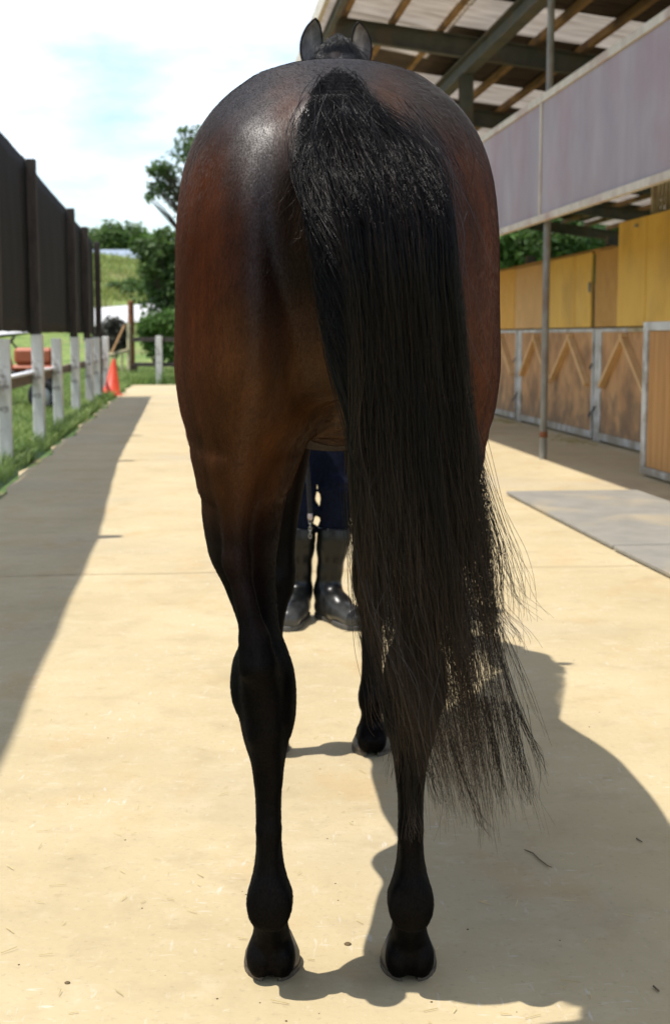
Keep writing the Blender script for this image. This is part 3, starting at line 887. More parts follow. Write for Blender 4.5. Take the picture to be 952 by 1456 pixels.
def blades(name, n, fn, h, w, seed, mat):
    r = np.random.default_rng(seed)
    P = fn(r, n)
    n = len(P)
    a = r.random(n) * 2 * math.pi
    hh_ = h * (0.4 + 0.9 * r.random(n))
    ww = w * (0.6 + 0.8 * r.random(n))
    dx = np.stack([np.cos(a), np.sin(a), np.zeros(n)], 1)
    ln = np.stack([r.normal(size=n), r.normal(size=n), np.zeros(n)], 1) * 0.45
    up = np.array([0, 0, 1.0])
    v0 = P - dx * ww[:, None]; v1 = P + dx * ww[:, None]
    m = P + (up + ln * .5) * hh_[:, None] * .6
    v2 = m + dx * ww[:, None] * .7; v3 = m - dx * ww[:, None] * .7
    tp = P + (up * .9 + ln) * hh_[:, None]
    V = np.stack([v0, v1, v2, v3, tp, tp + dx * .002], 1).reshape(-1, 3)
    i = np.arange(n)[:, None] * 6
    Fq = np.concatenate([i + np.array([[0, 1, 2, 3]]), i + np.array([[3, 2, 5, 4]])])
    o = mesh_np(name, V, Fq, mat)
    at = o.data.attributes.new('tint', 'FLOAT', 'POINT')
    t = np.repeat(np.clip(r.random(n) * .7 + .3 * np.sin(P[:, 0] * 3) * np.sin(P[:, 1] * 2.1) + .1, 0, 1), 6)
    at.data.foreach_set('value', t.astype(np.float32))
    return tag(o, kind='stuff')


def lane_arr(u, v, z):
    return np.stack([u * UH.x + v * VH.x, u * UH.y + v * VH.y, z + 0 * u], 1)


def fn_verge(r, n):
    v = 5 + 27 * r.random(n) ** 0.9
    u = -1.40 - 1.4 * r.random(n) ** 1.5
    keep = (np.sin(u * 7 + v * 2.3) * np.sin(v * 1.7 + 1) + 0.9 * r.random(n)) > 0.05
    keep &= ~((v < 11.5) & (u > -1.6) & (r.random(n) < .75))
    return lane_arr(u, v, -0.035)[keep]
o = blades('verge_grass', 34000, fn_verge, 0.14, 0.006, 61, M['blade'])
tag(o, 'fresh green grass along the left verge under the white posts', 'grass')


def fn_field(r, n):
    v = 8 + 24 * r.random(n)
    u = -2.6 - 5.5 * r.random(n)
    keep = (np.sin(u * 2.1 + v * .9) * np.sin(v * .8 + 1) + 0.9 * r.random(n)) > 0.15
    return lane_arr(u, v, -0.035)[keep]
o = blades('field_grass', 26000, fn_field, 0.22, 0.010, 62, M['blade'])
tag(o, 'rough green grass of the field behind the left fence', 'grass')


def fn_far(r, n):
    v = 31.9 + 9 * r.random(n)
    u = -4.5 + 12 * r.random(n)
    return lane_arr(u, v, -0.035)
o = blades('far_grass', 26000, fn_far, 0.28, 0.012, 63, M['blade'])
tag(o, 'green grass beyond the far end of the concrete lane', 'grass')

def fn_hill(r, n):
    x = -24 + 22 * r.random(n); y = 57 + 30 * r.random(n)
    keep = np.abs(y - (61.5 + 1.1 * (x + 10))) > 4.1
    keep &= (np.sin(x * 1.3 + y * .5) * np.sin(y * .9 + 1) + r.random(n)) > 0.1
    return np.stack([x, y, hill_z(x, y) + 0.0], 1)[keep]
o = blades('hill_grass', 22000, fn_hill, 0.5, 0.03, 64, M['hill_blade'])
tag(o, 'long yellowish green grass growing on the hillside', 'grass')

# ------------------------------------------------------------------ litter on the lane
def litter(name, n, box, ln, wd, mat, seed, label):
    r = np.random.default_rng(seed)
    mb = MB()
    for k in range(n):
        px = r.uniform(box[0], box[2]); py = box[1] + (box[3] - box[1]) * r.random() ** .8
        p = ground(px, py); a = r.uniform(0, math.pi); l = ln * r.uniform(.3, 1.2)
        d = Vector((math.cos(a), math.sin(a), 0)) * l / 2
        mb.bar(p - d + Vector((0, 0, .003)), p + d + Vector((0, 0, .003 + r.uniform(0, .003))), wd * r.uniform(.6, 1.4), wd * .6)
    return tag(mb.build(name, mat), label, 'straw', None, 'stuff')
litter('straw', 150, (-150, 720, 1100, 1500), 0.030, 0.0011, M['straw'], 71, 'loose bits of pale straw scattered over the concrete lane')
litter('hay', 26, (0, 900, 952, 1456), 0.028, 0.0009, M['hay'], 72, 'short dull hay stalks scattered near the hooves')
mb = MB(); r = np.random.default_rng(5)
for k in range(60):
    p = ground(r.uniform(-50, 1000), r.uniform(780, 1470)); s = r.uniform(.0007, .0022)
    mb.lathe([(0, s * .9), (s, s * .5), (s * .9, 0)], 6, (p.x, p.y, 0))
tag(mb.build('grit', M['dung']), 'small dark crumbs and grit lying on the concrete', 'grit', None, 'stuff')
def twig(pts, rad, lab):
    P = [ground(*p, 0.004) for p in pts]
    tag(MB().tube(P, rad, 6).build('twig', M['twig']), lab, 'twig')
twig([(745, 1208), (757, 1213), (766, 1222), (778, 1231), (784, 1233)], [.0012, .0016, .0015, .0012, .0006], 'dark bent twig lying in the shadow right of the hind hooves')
twig([(904, 1192), (912, 1197)], [.0018, .0013], 'short dark twig at the upper edge of the shadow on the right')
twig([(928, 1402), (936, 1409)], [.0018, .0015], 'short dark twig near the lower right corner of the lane')
for px, py, s, lab in ((96, 1398, .005, 'dark round crumb on the sunny concrete at lower left'), (494, 1343, .0065, 'dark round crumb on the concrete between the hind hooves')):
    p = ground(px, py)
    tag(MB().lathe([(0, s * .6), (s * .6, s * .5), (s, s * .25), (s * .9, 0)], 10, (0, 0, 0)).build('crumb', M['dung']), lab, 'crumb').location = p
# hay that gathers at the foot of the stall posts
mb = MB(); r = np.random.default_rng(8)
for v in posts_v[:4]:
    for k in range(90):
        p = lane(UW - 0.1 - abs(r.normal()) * .12, v + r.normal() * .35 + .1, 0.004)
        a = r.uniform(0, math.pi); d = Vector((math.cos(a), math.sin(a), r.uniform(-.1, .3))) * .06
        mb.bar(p, p + d, .006, .004)
tag(mb.build('stall_hay', M['hay']), 'wisps of hay gathered at the feet of the stall door posts', 'hay', None, 'stuff')


# ------------------------------------------------------------------ signed distance modelling for bodies
class Field:
    def __init__(self, lo, hi, h):
        self.lo = np.array(lo, float); self.h = h
        self.n = np.ceil((np.array(hi) - self.lo) / h).astype(int) + 1
        self.ax = [(self.lo[i] + h * np.arange(self.n[i])).astype(np.float32) for i in range(3)]
        self.d = np.full(self.n, 0.35, np.float32)

    def _box(self, lo, hi):
        i0 = np.clip(np.floor((np.array(lo) - self.lo) / self.h).astype(int), 0, self.n)
        i1 = np.clip(np.ceil((np.array(hi) - self.lo) / self.h).astype(int) + 1, 0, self.n)
        sl = tuple(slice(a, b) for a, b in zip(i0, i1))
        return sl, self.ax[0][sl[0]][:, None, None], self.ax[1][sl[1]][None, :, None], self.ax[2][sl[2]][None, None, :]

    def merge(self, sl, d, k, sub=False):
        a = self.d[sl]
        if sub:
            d = -d
            h = np.clip(0.5 - 0.5 * (a - d) / k, 0, 1)      # smooth max
            self.d[sl] = a + (d - a) * h + k * h * (1 - h)
        else:
            h = np.clip(0.5 + 0.5 * (a - d) / k, 0, 1)
            self.d[sl] = a + (d - a) * h - k * h * (1 - h)

    def capsule(self, p, q, r0, r1, k=0.03, sub=False, pad=0.12):
        p = np.array(p, np.float32); q = np.array(q, np.float32)
        m = max(r0, r1) + pad
        sl, X, Y, Z = self._box(np.minimum(p, q) - m, np.maximum(p, q) + m)
        ba = q - p; L2 = float(ba @ ba) + 1e-9
        t = np.clip(((X - p[0]) * ba[0] + (Y - p[1]) * ba[1] + (Z - p[2]) * ba[2]) / L2, 0, 1)
        d = np.sqrt((X - p[0] - t * ba[0]) ** 2 + (Y - p[1] - t * ba[1]) ** 2 + (Z - p[2] - t * ba[2]) ** 2) - (r0 + (r1 - r0) * t)
        self.merge(sl, d, k, sub)

    def chain(self, pts, rad, k=0.03, sub=False):
        for i in range(len(pts) - 1):
            self.capsule(pts[i], pts[i + 1], rad[i], rad[i + 1], k, sub)

    def ellipsoid(self, c, r, k=0.03, sub=False, rot=None, pad=0.12):
        c = np.array(c, np.float32); r = np.array(r, np.float32); m = float(r.max()) + pad
        sl, X, Y, Z = self._box(c - m, c + m)
        x, y, z = X - c[0], Y - c[1], Z - c[2]
        if rot is not None:
            Rm = np.array(Euler(rot).to_matrix().transposed(), np.float32)
            x, y, z = (Rm[0, 0] * x + Rm[0, 1] * y + Rm[0, 2] * z, Rm[1, 0] * x + Rm[1, 1] * y + Rm[1, 2] * z, Rm[2, 0] * x + Rm[2, 1] * y + Rm[2, 2] * z)
        k0 = np.sqrt((x / r[0]) ** 2 + (y / r[1]) ** 2 + (z / r[2]) ** 2) + 1e-6
        k1 = np.sqrt((x / r[0] ** 2) ** 2 + (y / r[1] ** 2) ** 2 + (z / r[2] ** 2) ** 2) + 1e-6
        self.merge(sl, k0 * (k0 - 1) / k1, k, sub)

    def loft_z(self, st, k=0.03, ex=2.0):
        """st rows: z, xc, rx, yc, ry"""
        st = np.array(sorted([list(s_) for s_ in st]), float)
        z0, z1 = st[0, 0], st[-1, 0]
        xl = (st[:, 1] - st[:, 2]).min() - .1; xh = (st[:, 1] + st[:, 2]).max() + .1
        yl = (st[:, 3] - st[:, 4]).min() - .1; yh = (st[:, 3] + st[:, 4]).max() + .1
        sl, X, Y, Z = self._box((xl, yl, z0 - .1), (xh, yh, z1 + .1))
        zz = np.clip(Z.ravel(), z0, z1)
        g_ = [smooth_interp(zz, st[:, 0], st[:, j]).astype(np.float32)[None, None, :] for j in range(1, 5)]
        d = self._sec(X - g_[0], Y - g_[2], g_[1], g_[3], ex)
        over = np.maximum(np.maximum(z0 - Z, Z - z1), 0)
        d = np.where(over > 0, np.sqrt(np.maximum(d, 0) ** 2 + over ** 2), d)
        self.merge(sl, d, k)

    def _sec(self, a, b, ra, rb, ex):
        if ex == 2.0:
            q = (a / ra) ** 2 + (b / rb) ** 2 + 1e-6
            s = np.sqrt(q); gr = np.sqrt((a / ra ** 2) ** 2 + (b / rb ** 2) ** 2) / s + 1e-6
            return np.minimum((s - 1) / gr, 0.4)
        A = np.abs(a / ra) + 1e-6; B = np.abs(b / rb) + 1e-6
        q = A ** ex + B ** ex; s = q ** (1 / ex)
        gr = s ** (1 - ex) * np.sqrt((A ** (ex - 1) / ra) ** 2 + (B ** (ex - 1) / rb) ** 2) + 1e-6
        return np.minimum((s - 1) / gr, 0.4)

    def loft_y(self, st, k=0.05, ex=2.0):
        """st rows: y, xc, rx, z_wide, r_up, r_down"""
        st = np.array(st, float)
        y0, y1 = st[0, 0], st[-1, 0]
        sl, X, Y, Z = self._box((st[:, 1].min() - st[:, 2].max() - .1, y0 - .12, (st[:, 3] - st[:, 5]).min() - .1),
                                (st[:, 1].max() + st[:, 2].max() + .1, y1 + .12, (st[:, 3] + st[:, 4]).max() + .1))
        yy = np.clip(Y.ravel(), y0, y1)
        xc, rx, zw, ru, rd = [smooth_interp(yy, st[:, 0], st[:, j]).astype(np.float32)[None, :, None] for j in range(1, 6)]
        dz = Z - zw
        rz = np.where(dz > 0, ru, rd)
        d = self._sec(X - xc, dz, rx, rz, ex)
        over = np.maximum(np.maximum(y0 - Y, Y - y1), 0)
        d = np.where(over > 0, np.sqrt(np.maximum(d, 0) ** 2 + over ** 2), d)
        self.merge(sl, d, k)

    def sample(self, P, grad=False):
        g_ = (P - self.lo) / self.h
        i = np.clip(np.floor(g_).astype(int), 0, self.n - 2); f = np.clip(g_ - i, 0, 1)
        D = self.d; c = {}
        for a in (0, 1):
            for b in (0, 1):
                for e in (0, 1):
                    c[a, b, e] = D[i[:, 0] + a, i[:, 1] + b, i[:, 2] + e]
        fx, fy, fz = f.T
        def lerp(a, b, t): return a + (b - a) * t
        x00 = lerp(c[0, 0, 0], c[1, 0, 0], fx); x10 = lerp(c[0, 1, 0], c[1, 1, 0], fx)
        x01 = lerp(c[0, 0, 1], c[1, 0, 1], fx); x11 = lerp(c[0, 1, 1], c[1, 1, 1], fx)
        v = lerp(lerp(x00, x10, fy), lerp(x01, x11, fy), fz)
        return v

    def mesh(self):
        D = self.d
        neg = D < 0
        n = self.n
        cs = np.zeros(n - 1, np.int8)
        for a in (0, 1):
            for b in (0, 1):
                for e in (0, 1):
                    cs += neg[a:n[0] - 1 + a, b:n[1] - 1 + b, e:n[2] - 1 + e]
        act = (cs > 0) & (cs < 8)
        idx = np.argwhere(act)
        vid = np.full(n - 1, -1, np.int64); vid[act] = np.arange(len(idx))
        acc = np.zeros((len(idx), 3)); cnt = np.zeros(len(idx))
        for ax in range(3):
            for a in (0, 1):
                for b in (0, 1):
                    o0 = [0, 0, 0]; other = [q for q in range(3) if q != ax]
                    o0[other[0]] = a; o0[other[1]] = b
                    o1 = list(o0); o1[ax] = 1
                    A = D[idx[:, 0] + o0[0], idx[:, 1] + o0[1], idx[:, 2] + o0[2]]
                    B = D[idx[:, 0] + o1[0], idx[:, 1] + o1[1], idx[:, 2] + o1[2]]
                    m = (A < 0) != (B < 0)
                    t = A[m] / (A[m] - B[m])
                    p = np.tile(np.array(o0, float), (m.sum(), 1)); p[:, ax] = t
                    acc[m] += p; cnt[m] += 1
        V = idx + acc / cnt[:, None]
        quads = []
        for ax in range(3):
            s0 = [slice(None)] * 3; s1 = [slice(None)] * 3
            s0[ax] = slice(0, -1); s1[ax] = slice(1, None)
            A = neg[tuple(s0)]; B = neg[tuple(s1)]
            cr_ = np.argwhere(A != B)
            o1, o2 = [(1, 2), (2, 0), (0, 1)][ax]
            ok = (cr_[:, o1] > 0) & (cr_[:, o2] > 0) & (cr_[:, o1] < n[o1] - 1) & (cr_[:, o2] < n[o2] - 1)
            cr_ = cr_[ok]
            flip = A[tuple(cr_.T)]
            def at(da, db):
                q = cr_.copy(); q[:, o1] += da; q[:, o2] += db
                return vid[tuple(q.T)]
            q = np.stack([at(-1, -1), at(0, -1), at(0, 0), at(-1, 0)], 1)
            q[~flip] = q[~flip][:, ::-1]
            quads.append(q)
        Q = np.concatenate(quads)
        Q = Q[(Q >= 0).all(1)]
        P = self.lo + V * self.h
        for _ in range(2):      # settle the vertices on the surface
            e = self.h * 0.5
            v = self.sample(P)
            gx = np.stack([self.sample(P + np.eye(3)[i] * e) - self.sample(P - np.eye(3)[i] * e) for i in range(3)], 1) / (2 * e)
            g2 = (gx ** 2).sum(1) + 1e-4
            P = P - np.clip(v / g2, -.5 * self.h, .5 * self.h)[:, None] * gx
        return P, Q


def smooth_interp(x, xs_, ys_):
    """monotone cubic interpolation"""
    xs_ = np.asarray(xs_, float); ys_ = np.asarray(ys_, float)
    h = np.diff(xs_); dl = np.diff(ys_) / h
    m = np.zeros(len(xs_)); m[0] = dl[0]; m[-1] = dl[-1]
    for i in range(1, len(xs_) - 1):
        if dl[i - 1] * dl[i] > 0:
            w1 = 2 * h[i] + h[i - 1]; w2 = h[i] + 2 * h[i - 1]
            m[i] = (w1 + w2) / (w1 / dl[i - 1] + w2 / dl[i])
    i = np.clip(np.searchsorted(xs_, x) - 1, 0, len(xs_) - 2)
    t = (x - xs_[i]) / h[i]; t2, t3 = t * t, t * t * t
    return (2 * t3 - 3 * t2 + 1) * ys_[i] + (t3 - 2 * t2 + t) * h[i] * m[i] + (-2 * t3 + 3 * t2) * ys_[i + 1] + (t3 - t2) * h[i] * m[i + 1]


# ------------------------------------------------------------------ the horse
XC = 0.004
def px_x(px, y, z): return (px - 476) / F * (y * cp - (z - H) * sp_)
fh = Field((-0.40, 1.92, -0.01), (0.40, 4.90, 2.02), 0.0075)
trunk = [  # y, xc, half width, z of widest, up, down
    (2.025, XC, 0.050, 1.22, 0.085, 0.08), (2.05, XC, 0.085, 1.21, 0.140, 0.13), (2.10, XC, 0.140, 1.20, 0.205, 0.22),
    (2.18, XC, 0.190, 1.22, 0.225, 0.26),
    (2.32, XC, 0.245, 1.25, 0.246, 0.33),
    (2.52, XC, 0.268, 1.27, 0.249, 0.39),
    (2.75, XC, 0.268, 1.26, 0.254, 0.39),
    (3.00, XC, 0.285, 1.20, 0.300, 0.37),
    (3.25, XC - .01, 0.280, 1.18, 0.350, 0.38),
    (3.45, XC - .02, 0.240, 1.20, 0.380, 0.38),
    (3.62, XC - .025, 0.195, 1.20, 0.320, 0.30),
    (3.76, XC - .03, 0.120, 1.20, 0.200, 0.20), (3.82, XC - .03, 0.06, 1.20, 0.10, 0.10)]
fh.loft_y(trunk, 0.05, 2.26)
hind = [  # z, outer px, inner px, rear y, front y  (measured on the near left leg)
    (1.455, 375, 462, 2.27, 2.46), (1.42, 328, 474, 2.19, 2.54), (1.36, 286, 480, 2.105, 2.61), (1.30, 266, 483, 2.065, 2.66), (1.20, 252, 484, 2.035, 2.72), (1.10, 249, 484, 2.025, 2.73),
    (1.02, 248, 481, 2.03, 2.72), (0.95, 255, 474, 2.05, 2.70), (0.90, 266, 448, 2.075, 2.66), (0.873, 277, 430, 2.09, 2.62),
    (0.82, 288, 413, 2.12, 2.53), (0.77, 292, 404, 2.135, 2.45), (0.72, 300, 397, 2.145, 2.38), (0.66, 321, 393, 2.152, 2.33),
    (0.60, 340, 398, 2.135, 2.295), (0.55, 334, 414, 2.115, 2.285), (0.51, 331, 417, 2.12, 2.28), (0.467, 337, 416, 2.135, 2.275),
    (0.42, 346, 411, 2.15, 2.262), (0.38, 357, 405, 2.165, 2.25), (0.32, 363, 400, 2.172, 2.243), (0.27, 364, 400, 2.175, 2.24),
    (0.23, 363, 402, 2.173, 2.24), (0.195, 358, 408, 2.165, 2.245), (0.16, 351, 417, 2.158, 2.255), (0.135, 353, 414, 2.165, 2.265),
    (0.108, 361, 409, 2.185, 2.275), (0.085, 360, 411, 2.20, 2.295), (0.055, 357, 415, 2.222, 2.325), (0.03, 355, 418, 2.232, 2.335), (0.012, 357, 416, 2.240, 2.335)]
def hind_rows(side):
    rows = []
    for z, a, b_, yb, yf in hind:
        yc = (yb + yf) / 2; ry = (yf - yb) / 2
        ys_ = yc if z < 0.7 else yb + 0.3 * (yf - yb) + .1
        x0, x1 = px_x(a, ys_, z), px_x(b_, ys_, z)
        xc, rx = (x0 + x1) / 2, (x1 - x0) / 2
        rx *= 0.985 - .05 * max(0, 1 - abs(z - .49) / .13)
        if side > 0:
            xc = 2 * XC - xc + 0.010 * (1 - min(z / 0.9, 1))
        rows.append((z, xc, rx, yc, ry))
    return rows
HR = {}
for side in (-1, 1):
    rows = hind_rows(side); HR[side] = rows
    fh.loft_z([r_ for r_ in rows if r_[0] >= 0.80], 0.035)
    fh.loft_z([r_ for r_ in rows if r_[0] <= 0.88], 0.022)
    def leg_x(z, t=0.0):
        zs = [r_[0] for r_ in rows][::-1]
        return float(np.interp(z, zs, [r_[1] for r_ in rows][::-1])) + side * t * float(np.interp(z, zs, [r_[2] for r_ in rows][::-1]))
    # tendon of the hock, point of the hock, bones and the flexor tendons behind the cannon
    fh.chain([(leg_x(.86, .05), 2.122, .86), (leg_x(.72, .02), 2.130, .72), (leg_x(.60, .05), 2.114, .60), (leg_x(.565, .08), 2.104, .565)], [.028, .017, .019, .025], 0.024)
    fh.chain([(leg_x(.56, .05), 2.122, .56), (leg_x(.45, -.05), 2.148, .45), (leg_x(.38, -.05), 2.168, .38)], [.026, .022, .017], 0.02)
    fh.ellipsoid((leg_x(.515, .80), 2.20, .515), (.012, .035, .04), 0.02)
    fh.ellipsoid((leg_x(.50, -.80), 2.19, .49), (.014, .035, .055), 0.02)
    fh.chain([(leg_x(.42, -.1), 2.165, .42), (leg_x(.36, -.1), 2.174, .36), (leg_x(.28, -.1), 2.176, .28), (leg_x(.20, -.05), 2.172, .20)], [.011, .0135, .0135, .012], 0.02)
    for s2 in (-1, 1):           # sesamoids and heel bulbs
        fh.ellipsoid((leg_x(.155) + s2 * .014, 2.172, .156), (.018, .014, .036), 0.025)
        fh.ellipsoid((leg_x(.05) + s2 * .0185, 2.247, .038), (.0225, .033, .034), 0.010)
    fh.capsule((leg_x(.05), 2.222, .010), (leg_x(.05), 2.220, .030), .0025, .002, 0.010, sub=True)
    # groove between the two muscles at the back of the thigh, and the one above the gaskin
    fh.chain([(XC + side * .165, 2.055, 1.34), (XC + side * .186, 1.995, 1.20), (XC + side * .19, 1.99, 1.05), (XC + side * .180, 2.02, .92)], [.004, .016, .018, .008], 0.07, sub=True)
    fh.chain([(XC + side * .262, 2.36, .935), (XC + side * .255, 2.22, .90), (XC + side * .215, 2.12, .895)], [.004, .007, .003], 0.025, sub=True)
    # hip and stifle
    fh.ellipsoid((XC + side * .185, 2.66, .98), (.075, .10, .13), 0.05)
# cleft under the tail
fh.chain([(XC, 2.01, 1.30), (XC, 1.98, 1.15), (XC, 2.0, 1.0), (XC, 2.06, .90)], [.010, .014, .016, .014], 0.05, sub=True)
# sheath / udder skin between the thighs
fh.ellipsoid((XC, 2.70, .93), (.07, .14, .07), 0.05)
# front legs
FX = {-1: -0.168, 1: 0.094}
FY = -0.02
front = [(.98, .085, 3.52, .17), (.86, .078, 3.52, .125), (.76, .066, 3.525, .092), (.66, .054, 3.53, .072), (.58, .046, 3.535, .056), (.52, .045, 3.54, .05),
         (.465, .050, 3.545, .052), (.43, .048, 3.542, .048), (.39, .036, 3.54, .042), (.33, .027, 3.54, .036), (.25, .026, 3.54, .035), (.20, .028, 3.54, .036),
         (.155, .036, 3.535, .042), (.13, .034, 3.54, .04), (.105, .027, 3.555, .036), (.08, .031, 3.565, .042), (.05, .040, 3.585, .055), (.03, .041, 3.59, .056), (.012, .040, 3.59, .054)]
for side in (-1, 1):
    fx = FX[side]; top = XC - .03 + (.115 if side > 0 else -.090)
    fh.loft_z([(z, fx + (top - fx) * max(0, (z - .15) / .83), rx, y + FY, ry) for z, rx, y, ry in front], 0.03)
    fh.capsule((fx + .2 * (top - fx), 3.565 + FY, .465), (fx + .2 * (top - fx), 3.50 + FY, .455), .034, .028, .02)
    for s2 in (-1, 1):
        fh.ellipsoid((fx + s2 * .0155, 3.532 + FY, .042), (.022, .032, .032), 0.016)
    fh.ellipsoid((XC - .03 + side * .165, 3.50, 1.05), (.09, .17, .22), 0.06)
# neck and head, the ears turned back towards the viewer
fh.chain([(XC - .02, 3.55, 1.24), (XC - .012, 3.80, 1.42), (XC, 4.05, 1.62), (XC, 4.26, 1.78)], [.185, .130, .095, .080], 0.07)
fh.chain([(XC - .015, 3.60, 1.46), (XC, 3.90, 1.655), (XC, 4.20, 1.83)], [.05, .042, .04], 0.05)
fh.chain([(XC, 4.29, 1.83), (XC, 4.42, 1.75), (XC, 4.62, 1.53), (XC, 4.73, 1.41)], [.068, .085, .062, .050], 0.045)
for s_ in (-1, 1):
    fh.ellipsoid((XC + s_ * .045, 4.36, 1.68), (.035, .085, .10), 0.03, rot=(R(-45), 0, 0))
    fh.ellipsoid((XC + s_ * .070, 4.44, 1.745), (.018, .028, .024), 0.02)
    fh.ellipsoid((XC + s_ * .026, 4.76, 1.43), (.024, .035, .03), 0.02)
    fh.ellipsoid((XC + s_ * .034, 4.795, 1.45), (.010, .014, .014), 0.008, sub=True)
fh.ellipsoid((XC, 4.745, 1.365), (.036, .04, .03), 0.02)
fh.capsule((XC - .04, 4.80, 1.385), (XC + .04, 4.80, 1.385), .004, .004, .006, sub=True)
fh.ellipsoid((XC, 4.28, 1.865), (.055, .06, .04), 0.04)

P, Q = fh.mesh()
horse = thing('horse', 'glossy dark bay horse seen from behind with black legs and a long black tail', 'horse', (XC, 2.9, 0))
hb = np.array([XC, 2.9, 0])


def coat_colour(P):
    """colours of the coat itself: dark bay, black points"""
    x, y, z = P[:, 0] - XC, P[:, 1], P[:, 2]
    ax_ = np.abs(x)
    def sst(v, a, b): t = np.clip((v - a) / (b - a), 0, 1); return t * t * (3 - 2 * t)
    n = np.sin(x * 31 + z * 13) * np.sin(y * 17 + z * 9 + 1) * .5 + np.sin(x * 73 - z * 41) * np.sin(z * 53 + y * 37) * .3
    bay = np.array([0.068, 0.0180, 0.0050]); dark = np.array([0.0150, 0.0056, 0.0034]); black = np.array([0.0026, 0.0022, 0.0022]); tan = np.array([0.075, 0.034, 0.011])
    c = np.tile(dark, (len(P), 1))
    flank = sst(ax_ + .02 * n, .11, .25) * sst(z, .75, .95) * (1 - sst(z, 1.28, 1.42))
    c = c + (bay - c) * np.clip(flank * (.85 + .2 * n), 0, 1)[:, None]
    low = sst(z, .74, .86) * (1 - sst(z, .98, 1.16)) * (1 - sst(y, 2.4, 2.8))
    c = c + (np.array([0.074, 0.0260, 0.0070]) - c) * np.clip(low * (1 - flank) * (.9 + .2 * n), 0, 1)[:, None]
    inner = (1 - sst(ax_, .02, .13)) * sst(z, .80, .9) * (1 - sst(z, 1.0, 1.08)) * (1 - sst(y, 2.35, 2.6))
    c = c + (tan - c) * np.clip(inner * .8, 0, 1)[:, None]
    up = sst(z, 1.30, 1.45)
    c = c + (np.array([0.0095, 0.0066, 0.0068]) - c) * (up * .85)[:, None]
    leg = 1 - sst(z + .03 * n, .58, .86)
    c = c + (black - c) * np.clip(leg, 0, 1)[:, None]
    near_tail = np.exp(-((ax_ - .075) / .03) ** 2 - ((z - 1.385) / .06) ** 2) * (y < 2.5)
    c = c + (np.array([0.08, 0.028, 0.009]) - c) * (near_tail * .5)[:, None]
    c *= (1 + .12 * n)[:, None]
    gloss = .006 + .006 * sst(z, .6, .85) + .046 * sst(z, 1.17, 1.40) * (1 - .6 * sst(y, 2.9, 3.5)) + .006 * sst(z, .8, .95)
    return np.concatenate([np.clip(c, 0.0015, 1), gloss[:, None]], 1)


def set_colour(o, c, name='coat'):
    a = o.data.attributes.new(name, 'FLOAT_COLOR', 'POINT')
    rg = np.ones((len(c), 4), np.float32); rg[:, :c.shape[1]] = c
    a.data.foreach_set('color', rg.ravel())


